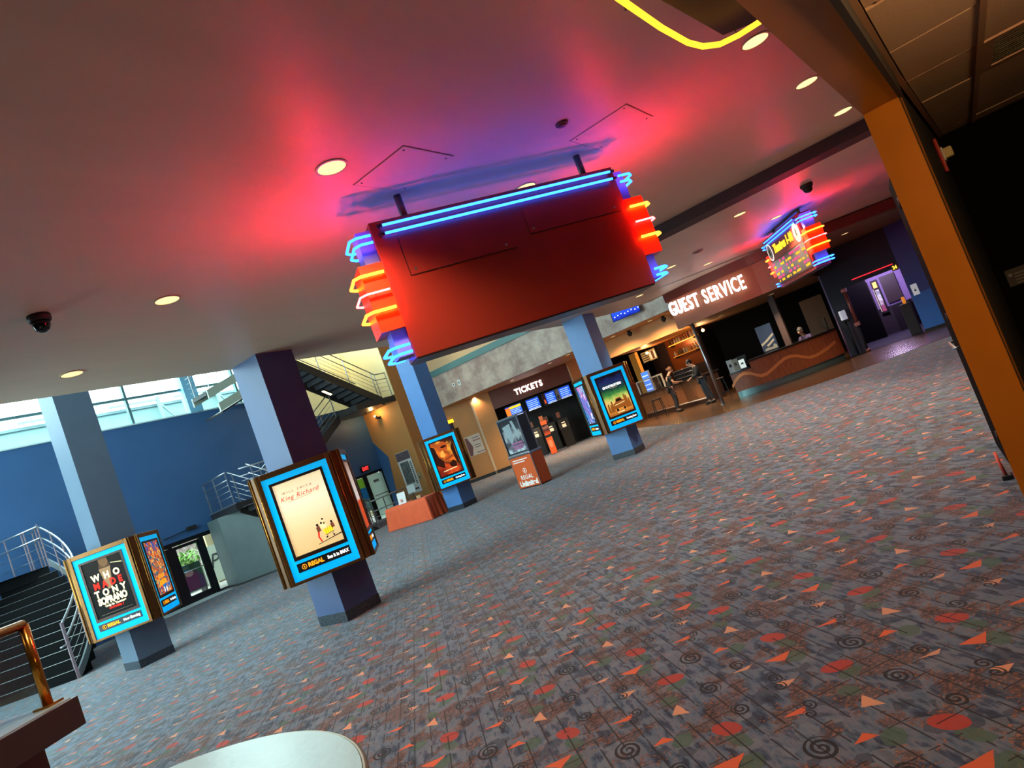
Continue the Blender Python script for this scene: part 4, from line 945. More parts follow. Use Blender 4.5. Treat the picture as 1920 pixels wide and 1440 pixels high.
# low buildings seen through the clerestory
bo = thing('pale_roofline', 'pale teal roofline and pipes outside the clerestory windows', 'roof', (0, 31, 0)); bo['kind'] = 'structure'
M_TEALB = mat('teal_roof', (120, 148, 146), 0.8)
box('parapet', (2, 0, 0), (26, 0.4, 8.5), M_TEALB, bo); box('coping', (2, -0.1, 8.5), (26, 0.5, 8.62), mat('coping_dark', (96, 120, 122), 0.7), bo)
for x in (9.5, 13.0, 16.5, 19.5):
    mb = MB(); mb.bar((x, -0.3, 7.6), (x, -0.3, 8.9), 0.14, 0.14, (1, 0, 0)); mb.bar((x, -0.3, 8.75), (x - 2.2, -0.3, 8.75), 0.09, 0.09); mb.bar((x, -0.3, 8.6), (x + 0.7, -0.3, 7.6), 0.08, 0.08); mb.build('pipe_frame', M_TEALB, bo)

# ================================================================== SWITCHBACK STAIR behind the large poster column
M_TREAD = mat('dark_tread', (44, 42, 46), 0.6); M_STRG = mat('stringer_dark', (50, 44, 42), 0.4, 0.3); M_STRL = mat('stringer_pale', (176, 190, 176), 0.4, 0.3)
ss = thing('switchback_staircase', 'steel switchback staircase climbing behind the large poster column', 'staircase', (0, 0, 0))
lp = [ZP(2.5, 384.9, 970.2), ZP(2.5, 440.9, 943.1)]
# lowest landing
mb = MB(); mb.prism([(12.25, 21.97, 2.27), (11.78, 19.56, 2.27), (15.2, 19.2, 2.27), (15.2, 21.97, 2.27)], (0, 0, 0.21)); mb.build('landing', M_STRG, ss)
mb = MB(); mb.bar((12.25, 21.97, 2.49), (11.78, 19.56, 2.49), 0.05, 0.05); mb.build('landing_edge', M_STEEL, ss)
mb = MB(); mb.prism([(12.05, 21.98, 0), (11.86, 20.95, 0), (12.75, 19.7, 0), (13.6, 19.5, 0), (13.6, 21.98, 0)], (0, 0, 2.27)); mb.build('support_wall', M_GREYWALL, ss)
mb = MB(); mb.prism([(12.03, 21.97, 0), (11.845, 20.94, 0), (12.74, 19.685, 0), (12.76, 19.7, 0), (11.87, 20.96, 0), (12.06, 21.97, 0)], (0, 0, 0.06)); mb.build('skirting', M_CHAR, ss)
def flight(p0, p1, y0, y1, n, near, far, label=None, dx=0.0, rails=True, railsides=(0, 1), hgt=1.0, depth=0.34):
    """straight flight between p0 (x, z) and p1 (x, z), from y0 to y1; dx shears the y position along the run"""
    (xa, za), (xb, zb) = p0, p1
    for j, (y, m) in enumerate(((y0, near), (y1, far))):
        mb = MB(); mb.prism([(xa, y, za - depth), (xb, y + dx, zb - depth), (xb, y + dx, zb), (xa, y, za)], (0, 0.06, 0)); mb.build('stringer', m, ss)
    for i in range(n):
        t0, t1 = i / n, (i + 1) / n
        x0, x1 = xa + (xb - xa) * t0, xa + (xb - xa) * t1; z = za + (zb - za) * (i + 0.5) / n - 0.1; yy = dx * t0
        dz = abs(zb - za) / n
        mb = MB(); mb.box(min(x0, x1), y0 + 0.06 + yy, z - 0.03, max(x0, x1) + 0.02, y1 + yy, z)
        mb.box((x0 if (zb > za) == (xb > xa) and xb > xa else max(x0, x1)) - 0.02, y0 + 0.06 + yy, z - dz, (x0 if (zb > za) == (xb > xa) and xb > xa else max(x0, x1)), y1 + yy, z - 0.03)
        mb.build('tread', M_TREAD, ss)
    for j in railsides:
        y = (y0 + 0.03, y1 + 0.03)[j]
        for k, dz in enumerate((hgt, hgt * 0.72)):
            mb = MB(); mb.tube([(xa, y, za + dz), (xb, y + dx, zb + dz)], 0.024 if k == 0 else 0.018, 7); mb.build('handrail', M_STEEL, ss)
        for dz in (0.18, 0.36, 0.54):
            mb = MB(); mb.tube([(xa, y, za + dz), (xb, y + dx, zb + dz)], 0.007, 5); mb.build('rail_wire', M_STEEL, ss)
        for t in (0.04, 0.35, 0.66, 0.97):
            x = xa + (xb - xa) * t; z = za + (zb - za) * t
            mb = MB(); mb.bar((x, y + dx * t, z - 0.05), (x, y + dx * t, z + hgt), 0.04, 0.02, (1, 0, 0)); mb.build('rail_post', M_STEEL, ss)
# first flight from the floor up to the lowest landing
flight((15.9, 0.02), (11.95, 2.5), 18.45, 19.55, 14, M_STRG, M_STRG, dx=0.15)
# second flight along the wall, to the upper right landing
flight((14.6, 2.5), (18.0, 4.62), 20.95, 21.86, 12, M_STRG, M_STRG)
mb = MB(); mb.prism([(18.0, 19.78, 4.44), (20.17, 19.78, 4.44), (20.17, 21.84, 4.44), (18.0, 21.84, 4.44)], (0, 0, 0.24)); mb.build('landing', M_STRG, ss)
# third flight back over the poster column
flight((19.5, 4.72), (15.6, 7.05), 19.8, 21.0, 13, M_STRG, M_STRG)
# fourth flight in front of the clerestory
flight((12.75, 6.45), (16.2, 7.65), 20.6, 21.6, 10, M_STRL, M_STRL, depth=0.3)
mb = MB(); mb.prism([(12.95, 20.5, 5.62), (16.2, 20.5, 6.72), (16.2, 20.5, 7.02), (12.95, 20.5, 5.92)], (0, 0.08, 0)); mb.build('stringer', M_STRL, ss)
mb = MB(); mb.prism([(12.98, 20.5, 5.56), (16.2, 20.5, 6.66), (16.2, 21.6, 6.66), (12.98, 21.6, 5.56)], (0, 0, 0.06)); mb.build('soffit_plate', M_STRG, ss)
# railing of the lowest landing
def rail(pts, zs, posts, name='rail'):
    for z, r in zs:
        mb = MB(); mb.tube([(x, y, b + z) for x, y, b in pts], r, 7); mb.build('handrail' if r > 0.015 else 'rail_wire', M_STEEL, ss)
    for x, y, b in posts:
        mb = MB(); mb.bar((x, y, b), (x, y, b + zs[0][0]), 0.04, 0.02, (1, 0, 0)); mb.build('rail_post', M_STEEL, ss)
ZS = ((1.0, 0.026), (0.76, 0.02), (0.6, 0.007), (0.42, 0.007), (0.24, 0.007))
rail([(12.24, 21.9, 2.5), (11.78, 19.58, 2.5)], ZS, [(12.2, 21.75, 2.5), (12.0, 20.75, 2.5), (11.8, 19.65, 2.5)])
rail([(12.3, 19.65, 2.5), (14.9, 19.4, 2.5), (15.15, 21.8, 2.5)], ZS, [(13.0, 19.6, 2.5), (14.0, 19.5, 2.5), (14.9, 19.4, 2.5), (15.0, 20.6, 2.5)])
rail([(19.5, 19.83, 4.7), (20.12, 19.83, 4.7)], ZS, [(19.5, 19.83, 4.7), (20.1, 19.83, 4.7)])
rail([(15.9, 18.48, 0), (17.3, 18.6, 0), (17.9, 18.65, 0)], ((0.98, 0.026), (0.62, 0.02), (0.4, 0.008), (0.2, 0.008)), [(15.9, 18.48, 0), (16.6, 18.54, 0), (17.3, 18.6, 0), (17.9, 18.65, 0)])
sl = thing('stair_light', 'warm glowing lamp under the upper stair flight', 'lamp', (17.0, 20.3, 5.62), math.radians(0))
p = YP(20.3, 613, 735)
sl.location = (p.x, 20.3, p.z)
mb = MB(); mb.box(-0.22, -0.05, -0.04, 0.22, 0.05, 0.05, 0.01); mb.build('housing', M_DARKMETAL, sl); sl.rotation_euler = (0, math.radians(31), 0)
box('tube', (-0.2, -0.055, -0.055), (0.2, 0.045, -0.03), emis('warm_tube', (1.0, 0.68, 0.28), 7.0), sl)
# exit doors
def frosted(name, c):
    if name in MATS: return MATS[name]
    m = bpy.data.materials.new(name); m.use_nodes = True; nt = m.node_tree; nt.nodes.clear()
    a = nt.nodes.new('ShaderNodeBsdfTranslucent'); a.inputs['Color'].default_value = (*c, 1); b = nt.nodes.new('ShaderNodeBsdfDiffuse'); b.inputs['Color'].default_value = (*c, 1)
    x = nt.nodes.new('ShaderNodeMixShader'); x.inputs[0].default_value = 0.4; o = nt.nodes.new('ShaderNodeOutputMaterial')
    nt.links.new(a.outputs[0], x.inputs[1]); nt.links.new(b.outputs[0], x.inputs[2]); nt.links.new(x.outputs[0], o.inputs[0]); MATS[name] = m; return m
xd = struct(thing('door_2', None, None, (0, WY, 0)), 'exit door with pale leaf and a glazed side panel')
box('head_bar', (E0, 0.02, 1.92), (E1, 0.16, 2.03), M_FR, xd)
for x0, x1 in ((E0, E0 + 0.07), (19.10, 19.26), (E1 - 0.03, E1)): box('jamb', (x0, 0.02, 0), (x1, 0.16, 1.92), M_FR, xd)
box('door_leaf', (19.27, 0.06, 0.01), (20.16, 0.08, 1.91), frosted('frosted_door', (0.62, 0.74, 0.68)), xd)
box('door_plate', (19.55, 0.04, 1.55), (19.85, 0.05, 1.66), mat('plate_grey', (120, 124, 124), 0.4), xd)
mb = MB(); mb.tube([(19.35, 0.02, 1.0), (20.08, 0.02, 1.0)], 0.022, 8); mb.build('push_bar', M_STEEL, xd)
box('side_pane', (18.69, 0.08, 0.05), (19.10, 0.09, 1.92), M_GLASS, xd)
for i, (z0, z1, c) in enumerate(((1.5, 1.9, (190, 226, 90)), (1.0, 1.5, (60, 160, 210)), (0.5, 1.0, (150, 190, 190)))): box('window_film', (18.70, 0.10, z0), (19.09, 0.104, z1), frosted('film%d' % i, lin(c)), xd)
xs_ = thing('exit_sign', 'red glowing EXIT sign above the pale exit door', 'exit sign', (19.25, WY, 2.23))
box('housing', (-0.22, -0.08, -0.13), (0.22, 0.0, 0.13), M_BLACK, xs_, 0.006)
text('lettering', 'EXIT', 0.2, emis('exit_red', (1.0, 0.03, 0.03), 1.6), xs_, (0, -0.085, 0), ext=0.003, bold=0.008, sx=0.85)
# fittings on the tan wall
tp = thing('wall_poster', 'tall black and white poster on the tan wall above the orange table', 'poster', (20.18, 20.6, 0), math.radians(-90))
c0, c1, c2, c3 = [XP(20.18, 640 + x / 6, 780 + y / 6) for x, y in ((605, 430), (755, 375), (910, 840), (760, 890))]
ya, yb = (c0.y + c3.y) / 2 - 20.6, (c1.y + c2.y) / 2 - 20.6; za, zb = (c2.z + c3.z) / 2, (c0.z + c1.z) / 2
xa, xb = -ya, -yb
box('sheet', (xa, -0.01, za), (xb, 0, zb), mat('poster_white', (214, 210, 206), 0.5), tp)
w_ = xb - xa; h_ = zb - za
box('header_print', (xa + 0.01, -0.012, zb - h_ * 0.2), (xb - 0.01, -0.0095, zb - 0.01), mat('mauve_print', (120, 104, 112), 0.5, noise=(20, 0.8)), tp)
box('picture_print', (xa + w_ * 0.15, -0.012, za + h_ * 0.24), (xb - w_ * 0.28, -0.0095, zb - h_ * 0.24), mat('grey_print', (120, 124, 122), 0.5, noise=(9, 0.7)), tp)
for s in (0.15, 0.72): box('picture_edge', (xa + w_ * s - 0.012, -0.013, za + h_ * 0.24), (xa + w_ * s + 0.012, -0.0096, zb - h_ * 0.24), M_BLACK, tp)
for i in range(12): box('print_block', (xb - w_ * 0.2, -0.012, za + h_ * (0.2 + i * 0.045)), (xb - w_ * 0.08, -0.0095, za + h_ * (0.228 + i * 0.045)), M_CHAR, tp)
box('foot_print', (xa + w_ * 0.35, -0.012, za + h_ * 0.07), (xb - w_ * 0.15, -0.0095, za + h_ * 0.11), M_CHAR, tp)
p = XP(20.2, 713, 783)
sc_ = thing('wall_spotlight', 'small spotlight on the tan wall under the stair landing', 'spotlight', (20.2, p.y, p.z))
box('base', (-0.03, -0.06, -0.06), (0.0, 0.06, 0.06), M_CHAR, sc_); mb = MB(); mb.tube([(-0.03, 0, 0), (-0.16, 0.02, 0.02), (-0.24, 0.03, 0.1)], 0.05, 10, taper=[0.02, 0.05, 0.07]); mb.build('lamp_head', M_CHAR, sc_)
mb = MB(); mb.sph((-0.25, 0.03, 0.115), 0.05, n=8); mb.build('bulb', emis('spot_bulb', (1, 0.7, 0.35), 3.0), sc_)
dl = bpy.data.lights.new('spotlight_lamp', 'POINT'); dl.energy = 22; dl.color = (1.0, 0.6, 0.2); dl.shadow_soft_size = 0.05
o = bpy.data.objects.new('spotlight_lamp', dl); COL.objects.link(o); o.parent = sc_; o.location = (-0.35, 0.0, 0.2)
p = XP(20.2, 640 + 905 / 6, 780 + 660 / 6)
tb = thing('thermostat', 'small pale wall box on the tan wall corner', 'wall box', (20.2, p.y + 0.1, p.z)); box('case', (-0.05, -0.07, -0.14), (0, 0.07, 0.14), mat('beige_box', (170, 150, 120), 0.5), tb, 0.01); box('slot', (-0.056, -0.03, -0.1), (-0.05, 0.03, -0.02), M_CHAR, tb)

# ================================================================== ORANGE TABLE
ot = thing('orange_table', 'folding table under an orange cloth beside the ember poster case', 'table', (14.28, 14.82, 0))
def cloth(hx, hy, zt_, name, m, parent, amp=0.022, wl=0.19):
    loop = []; N = 40
    def seg(a, b, n): return [(a[0] + (b[0] - a[0]) * i / n, a[1] + (b[1] - a[1]) * i / n) for i in range(n)]
    base = seg((-hx, -hy), (hx, -hy), 16) + seg((hx, -hy), (hx, hy), N) + seg((hx, hy), (-hx, hy), 16) + seg((-hx, hy), (-hx, -hy), N)
    n = len(base); mb = MB(); rings = []; s = 0; ph = []
    for i in range(n):
        ph.append(s); s += math.dist(base[i], base[(i + 1) % n])
    for j in range(7):
        t = j / 6; z = zt_ * (1 - t) + 0.015; row = []
        for i, (x, y) in enumerate(base):
            l = max(abs(x) / hx, abs(y) / hy); nx = (x / hx if abs(x) >= hx - 1e-6 else 0); ny = (y / hy if abs(y) >= hy - 1e-6 else 0)
            w = (math.sin(ph[i] / wl * 2 * math.pi) + 0.6 * math.sin(ph[i] / wl * 2.7 + 1)) * amp * t + 0.03 * t
            corner = 0.05 * t if (nx and ny) else 0
            row.append(mb.bm.verts.new((x + nx * (w + corner), y + ny * (w + corner), z)))
        rings.append(row)
    for j in range(6):
        for i in range(n):
            f = mb.bm.faces.new((rings[j][i], rings[j][(i + 1) % n], rings[j + 1][(i + 1) % n], rings[j + 1][i])); f.smooth = True
    mb.bm.faces.new(rings[0])
    return mb.build(name, m, parent)
cloth(0.32, 0.88, 0.665, 'tablecloth', mat('orange_cloth', (236, 92, 46), 0.75, noise=(3, 0.1)), ot)
box('tabletop', (-0.30, -0.86, 0.63), (0.30, 0.86, 0.665), mat('table_grey', (150, 150, 150), 0.5), ot)
for x in (-0.24, 0.24):
    for y in (-0.78, 0.78): box('leg', (x - 0.015, y - 0.015, 0), (x + 0.015, y + 0.015, 0.63), M_DARKMETAL, ot)
tz = 0.682
tb = thing('tablet_stand', 'black tablet on a stand on the orange table', 'tablet', (14.3, 14.68, tz), math.radians(-70))
box('foot', (-0.1, -0.08, 0), (0.1, 0.08, 0.015), M_BLACK, tb); mb = MB(); mb.bar((0, 0.03, 0.01), (0, -0.01, 0.28), 0.03, 0.02); mb.build('arm', M_BLACK, tb)
mb = MB(); mb.prism([(-0.13, -0.03, 0.22), (0.13, -0.03, 0.22), (0.13, 0.0, 0.46), (-0.13, 0.0, 0.46)], (0, 0.02, 0.003)); mb.build('screen', mat('screen_black', (12, 12, 14), 0.2), tb)
pf = thing('leaflet_holder', 'clear leaflet holder with pale sheets on the orange table', 'leaflet holder', (14.22, 15.1, tz), math.radians(-80))
mb = MB(); mb.prism([(-0.15, -0.06, 0), (0.15, -0.06, 0), (0.15, 0.0, 0.34), (-0.15, 0.0, 0.34)], (0, 0.012, 0)); mb.build('sheet', mat('pale_sheet', (222, 214, 210), 0.5), pf)
box('foot', (-0.15, -0.07, 0), (0.15, 0.07, 0.008), M_WHITE, pf); flat([(-0.05, 0.05), (0.03, 0.05), (0.02, 0.14), (-0.04, 0.14)], -0.064, 'print', mat('salmon_print', (206, 130, 110), 0.5), pf)
bxw = thing('paper_box', 'small tan box behind the tablet on the orange table', 'box', (14.3, 14.45, tz), math.radians(10)); mb = MB(); mb.box(-0.08, -0.07, 0, 0.08, 0.07, 0.09, 0.004); mb.build('carton', mat('kraft', (176, 140, 100), 0.7), bxw); box('flap', (-0.08, -0.02, 0.09), (0.08, 0.02, 0.093), mat('tape', (200, 180, 140), 0.4), bxw)

# ================================================================== GUEST SERVICE COUNTER
GX, GY, GR = 24.68, 6.57, 3.1
def ang(p): return math.degrees(math.atan2(p.y - GY, p.x - GX)) % 360
aL = ang(CYL(GX, GY, GR, 1404, 678)); aE = 246.0; aLL = ang(CYL(GX, GY, GR, 1352, 720))
gcn = thing('guest_counter', 'curved wood clad guest service counter with a copper wave strip', 'counter', (GX, GY, 0))
def arcbox(name, R0, R1, z0, z1, a0, a1, m, parent, n=28):
    mb = MB(); rings = []
    for i in range(n + 1):
        a = a0 + (a1 - a0) * i / n
        rings.append([mb.bm.verts.new((*pol(0, 0, r, a), z)) for r, z in ((R0, z0), (R1, z0), (R1, z1), (R0, z1))])
    for i in range(n):
        for k in range(4): mb.bm.faces.new((rings[i][k], rings[i][(k + 1) % 4], rings[i + 1][(k + 1) % 4], rings[i + 1][k]))
    mb.bm.faces.new(rings[0]); mb.bm.faces.new(rings[-1][::-1])
    return mb.build(name, m, parent)
M_WOODV = mat('cherry_veneer', (184, 104, 64), 0.32, noise=(9, 0.35, (140, 70, 44)), stretch=(6, 6, 0.35))
lo = min(aLL, aL) - 4
arcbox('front_panel', 2.95, GR, 0.2, 1.0, aL, aE, M_WOODV, gcn)
arcbox('side_panel', 2.95, GR, 0.2, 0.80, aL - 13, aL, M_WOODV, gcn, 6)
arcbox('kick_plate', 2.9, GR - 0.06, 0.006, 0.2, aL - 13, aE, mat('kick_metal', (120, 150, 150), 0.25, 0.6), gcn)
arcbox('counter_top', 2.45, GR + 0.06, 1.0, 1.05, aL - 0.6, aE, mat('counter_black', (30, 24, 24), 0.25), gcn)
arcbox('low_top', 2.3, GR + 0.05, 0.80, 0.84, aL - 13, aL - 0.6, mat('counter_black', (30, 24, 24), 0.25), gcn, 6)
wp = [(1340 + x / 6.4, 560 + y / 6.4) for x, y in ((215, 1060), (250, 985), (300, 925), (350, 898), (420, 893), (490, 912), (560, 925), (630, 900), (700, 840), (770, 775), (840, 718), (910, 690), (990, 685), (1070, 700), (1140, 705), (1220, 680), (1290, 640), (1360, 590), (1450, 515))]
mb = MB(); prev = None
for p in wp:
    q = CYL(GX, GY, GR + 0.012, *p); d = Vector((q.x - GX, q.y - GY, 0)); dz = 0.05
    row = [mb.bm.verts.new((d.x * s, d.y * s, q.z + z)) for s, z in ((1, -dz), (1, dz), (0.994, dz), (0.994, -dz))]
    if prev:
        for k in range(4): mb.bm.faces.new((prev[k], prev[(k + 1) % 4], row[(k + 1) % 4], row[k]))
    else: mb.bm.faces.new(row)
    prev = row
mb.bm.faces.new(prev[::-1]); mb.build('wave_strip', mat('copper_strip', (240, 148, 86), 0.35, 0.25), gcn)
# guest service letters, each letter a part on the curved fascia
gs = thing('guest_service_sign', 'white glowing GUEST SERVICE letters on the brown fascia', 'sign', (18.0, 5.0, 0))
M_LET = emis('letter_white', (1.0, 0.97, 0.93), 2.0)
word = 'GUEST SERVICE'
FSM = [Vector((x, y, 0)) for x, y in FASC]
def fpoint(px, py):
    best = None
    for a, b in zip(FSM, FSM[1:]):
        n = Vector((-(b - a).y, (b - a).x, 0)).normalized(); q = PLN(a, n, px, py); t = (q - a).dot(b - a) / (b - a).length_squared
        if -0.05 <= t <= 1.05: return q, (a - b).normalized()
    a, b = FSM[-2], FSM[-1]; n = Vector((-(b - a).y, (b - a).x, 0)).normalized(); return PLN(a, n, px, py), (a - b).normalized()
L0, L1 = (1258, 583), (1399, 528)
wid = {'G': 1.1, 'U': 1.0, 'E': 0.85, 'S': 0.88, 'T': 0.9, ' ': 0.55, 'R': 0.98, 'V': 1.0, 'I': 0.48, 'C': 1.02}
tot = sum(wid[c] for c in word); s = 0
for c in word:
    w = wid[c]; t = (s + w / 2) / tot; s += w
    if c == ' ': continue
    tt = t * 0.88 + 0.12 * t * t
    q, tx = fpoint(L0[0] + (L1[0] - L0[0]) * tt, L0[1] + (L1[1] - L0[1]) * tt)
    rz = math.atan2(tx.y, tx.x)
    o = text('letter', c, 0.54, M_LET, gs, (q.x - 18.0 - 0.10, q.y - 5.0, q.z), ext=0.03, bold=0.007, sx=0.53)
    o.rotation_euler = (math.radians(90), 0, rz)
# steel pole, posts, back wall
sp = thing('steel_pole', 'slim steel pole at the left end of the guest counter', 'pole', (21.2, 7.25, 0.006))
mb = MB(); mb.tube([(0, 0, 0.03), (0, 0, 2.77)], 0.05, 12); mb.build('shaft', M_STEEL, sp); mb = MB(); mb.lathe([(0.1, 0), (0.1, 0.02), (0.06, 0.03)], n=20); mb.build('floor_flange', M_STEEL, sp)
struct(box('wall_guest', (27.42, 2.9, 0), (27.6, 8.6, 2.78), mat('guest_black', (7, 6, 6), 0.9, spec=0.1)), 'black wall behind the guest counter')
for x, y, w, c in ((23.9, 5.32, 0.1, (96, 74, 66)), (25.4, 3.66, 0.16, (74, 66, 60))):
    o = struct(box('trim_post', (x - w, y - w, 0.0), (x + w, y + w, 2.78), mat('post_%d' % c[0], c, 0.5)), 'square post standing behind the guest counter' )
tag(box('notice_board', (27.37, 4.4, 0.75), (27.415, 5.22, 2.32), mat('board_brown', (104, 80, 58), 0.7)), 'plain brown board on the black wall behind the guest counter', 'board')
bp = thing('standing_poster', 'dark blue standing poster with pale hands behind the guest counter', 'poster', (23.6, 5.85, 1.05), math.radians(-97))
box('board', (-0.27, 0, 0), (0.27, 0.02, 0.9), mat('poster_navy', (40, 44, 78), 0.4), bp, 0.004)
flat([(-0.26, 0.30), (-0.1, 0.36), (0.24, 0.55), (0.25, 0.48), (0.0, 0.33), (-0.25, 0.22)], -0.002, 'pale_hand', mat('pale_hand', (186, 176, 150), 0.5), bp)
flat([(-0.1, 0.2), (0.1, 0.3), (0.2, 0.36), (0.22, 0.3), (0.05, 0.2), (-0.05, 0.15)], -0.002, 'pale_hand', mat('pale_hand', (186, 176, 150), 0.5), bp)
flat([(-0.2, 0.03), (0.24, 0.03), (0.24, 0.13), (0.16, 0.2), (0.1, 0.1), (-0.1, 0.12), (-0.2, 0.08)], -0.002, 'pale_foot', mat('pale_foot', (160, 156, 140), 0.5), bp)
box('easel_foot', (-0.2, 0.0, -0.03), (0.2, 0.1, 0.0), M_BLACK, bp)
rg = thing('cash_register', 'black cash register on the low end of the guest counter', 'register', (*pol(GX, GY, 2.72, aL - 5.4), 0.84), math.radians(-95))
mb = MB(); mb.box(-0.2, -0.15, 0, 0.2, 0.2, 0.12, 0.01); mb.build('drawer', M_BLACK, rg); mb = MB(); mb.prism([(-0.16, -0.02, 0.2), (0.16, -0.02, 0.2), (0.16, 0.06, 0.42), (-0.16, 0.06, 0.42)], (0, 0.03, 0)); mb.build('screen', M_BLACK, rg); mb = MB(); mb.bar((0, 0.08, 0.1), (0, 0.07, 0.3), 0.06, 0.04, (0, 1, 0)); mb.build('stand', M_DARKMETAL, rg)
fs = thing('framed_notice', 'small white framed notice in front of the register', 'notice', (*pol(GX, GY, 3.02, aL - 4.2), 0.84), math.radians(-95))
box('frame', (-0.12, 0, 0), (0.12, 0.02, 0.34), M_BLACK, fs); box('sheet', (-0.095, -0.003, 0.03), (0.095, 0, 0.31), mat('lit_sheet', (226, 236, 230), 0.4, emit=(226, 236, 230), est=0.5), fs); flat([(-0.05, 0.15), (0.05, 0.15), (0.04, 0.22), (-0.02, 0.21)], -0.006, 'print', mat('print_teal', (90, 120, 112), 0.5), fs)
for i, (x, y, h, c) in enumerate(((*pol(GX, GY, 2.9, aL - 12.2), 0.42, (206, 206, 206)), (*pol(GX, GY, 2.95, aL - 8.2), 0.4, (150, 140, 120)))):
    mh = thing('menu_holder', ('white upright menu beside the steel pole', 'tan upright menu between the pole and the register')[i], 'menu', (x, y, 0.84), math.radians(-80 - 20 * i))
    mb = MB(); mb.prism([(-0.09, -0.03, 0.01), (0.09, -0.03, 0.01), (0.09, 0, h), (-0.09, 0, h)], (0, 0.01, 0)); mb.build('sheet', mat('menu_%d' % i, c, 0.5), mh); box('foot', (-0.09, -0.05, 0), (0.09, 0.05, 0.01), M_WHITE, mh); flat([(-0.04, 0.18), (0.04, 0.18), (0.03, 0.28), (-0.03, 0.28)], -0.028, 'print', M_CHAR, mh)
mn = thing('counter_monitor', 'black monitor seen edge-on at the right end of the guest counter', 'monitor', (23.3, 3.95, 1.05), math.radians(200))
mb = MB(); mb.box(-0.22, -0.02, 0.1, 0.22, 0.02, 0.42, 0.005); mb.build('screen', M_BLACK, mn); mb = MB(); mb.bar((0, 0.03, 0), (0, 0.03, 0.2), 0.06, 0.03, (0, 1, 0)); mb.build('neck', M_DARKMETAL, mn); box('foot', (-0.1, -0.08, 0), (0.1, 0.1, 0.012), M_DARKMETAL, mn)
sd = thing('sanitizer_stand', 'white hand dispenser on a dark stand right of the guest counter', 'dispenser', (23.25, 3.38, 0.006), math.radians(-60))
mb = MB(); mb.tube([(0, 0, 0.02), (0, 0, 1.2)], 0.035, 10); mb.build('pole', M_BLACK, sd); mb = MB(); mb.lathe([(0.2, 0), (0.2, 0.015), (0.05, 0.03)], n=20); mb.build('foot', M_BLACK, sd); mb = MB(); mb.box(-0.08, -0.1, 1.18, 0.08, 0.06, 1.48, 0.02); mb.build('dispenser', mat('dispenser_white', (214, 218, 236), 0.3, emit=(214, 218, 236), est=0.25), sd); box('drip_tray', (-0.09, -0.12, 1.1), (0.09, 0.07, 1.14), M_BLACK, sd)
cpz = thing('copper_pole', 'copper coloured pole with fittings in front of the theatre hall', 'pole', (23.35, 3.1, 0.006))
mb = MB(); mb.tube([(0, 0, 0.95), (0, 0, 2.12)], 0.055, 12); mb.build('upper_shaft', mat('copper_pink', (170, 96, 84), 0.35, 0.5), cpz); mb = MB(); mb.tube([(0, 0, 0.05), (0, 0, 0.95)], 0.025, 10); mb.build('lower_shaft', M_DARKMETAL, cpz)
for z in (0.92, 2.05): 
    mb = MB(); mb.box(-0.08, -0.08, z - 0.06, 0.08, 0.08, z + 0.06, 0.02); mb.build('fitting', mat('copper_pink', (170, 96, 84), 0.35, 0.5), cpz)
mb = MB(); mb.lathe([(0.07, 0), (0.07, 0.08), (0.03, 0.1)], n=16); mb.build('foot', mat('copper_pink', (170, 96, 84), 0.35, 0.5), cpz)

# ================================================================== THEATRE ENTRANCE
mb = MB(); mb.box(23.5, 1.5, 2.13, 23.75, 3.62, 3.44); mb.box(23.5, 3.14, 0, 23.75, 3.62, 2.13)
struct(mb.build('wall_theatre', mat('theatre_navy', (26, 22, 44), 0.6)), 'dark navy wall over the theatre hall opening')
mb = MB(); mb.box(23.5, 0.9, 0, 24.2, 1.5, 3.44)
struct(mb.build('wall_blue_pier', mat('pier_blue', (52, 74, 150), 0.5)), 'blue pier right of the theatre hall')
struct(box('trim_9', (23.485, 0.9, 0.1), (23.5, 1.5, 1.2), mat('pier_bright_blue', (40, 110, 196), 0.5)), 'bright blue lower panel on the blue pier')
struct(box('baseboard_pier', (23.48, 0.9, 0.006), (23.5, 1.5, 0.1), M_BLACK))
mb = MB(); mb.box(24.2, 0.14, 0, 24.4, 0.9, 3.44)
struct(mb.build('wall_pier_side', mat('theatre_navy', (26, 22, 44), 0.6)))
for _n, _a, _b in (('wall_hall_left', (23.75, 3.62, 0), (28.6, 3.7, 2.77)), ('wall_hall_right', (24.2, 0.9, 0), (28.6, 1.0, 2.77))): struct(box(_n, _a, _b, mat('hall_neon_tint', (150, 128, 176), 0.6)))  # lavender in the wall colour stands in for purple neon light
mb = MB(); mb.box(28.6, 0.9, 0, 28.8, 3.7, 2.77)
struct(mb.build('wall_hall', mat('hall_neon_tint', (150, 128, 176), 0.6)), 'theatre hall walls coloured lavender for the purple neon light')
struct(box('ceiling.008', (23.75, 1.0, 2.65), (28.6, 3.62, 2.77), M_CHAR)); struct(box('floor.002', (23.5, 1.0, 0.006), (28.6, 3.62, 0.012), mat('hall_carpet', (30, 26, 38), 0.8)))
struct(box('trim_10', (28.58, 0.95, 0.0), (28.6, 3.6, 1.0), mat('hall_dado', (46, 38, 44), 0.6)))
def hall_box(y0, y1, z0, z1, label, num, m):
    t = thing('hall_poster_case', label, 'poster case', (28.58, (y0 + y1) / 2, 0), math.radians(-90), 'lit poster cases in the theatre hall')
    w = (y1 - y0) / 2
    box('case', (-w - 0.05, -0.12, z0 - 0.08), (w + 0.05, 0, z1 + 0.12), M_BLACK, t, 0.01); box('poster_print', (-w, -0.124, z0), (w, -0.12, z1 - 0.26), m, t)
    box('number_lamp', (-w, -0.13, z1 - 0.18), (w, -0.12, z1 + 0.04), emis('number_glow', (1.0, 0.42, 0.14), 2.0), t)
    box('edge_strip', (-w - 0.045, -0.125, z0), (-w - 0.03, -0.12, z1 - 0.2), emis('strip_white', (1, 0.8, 0.75), 0.8), t)
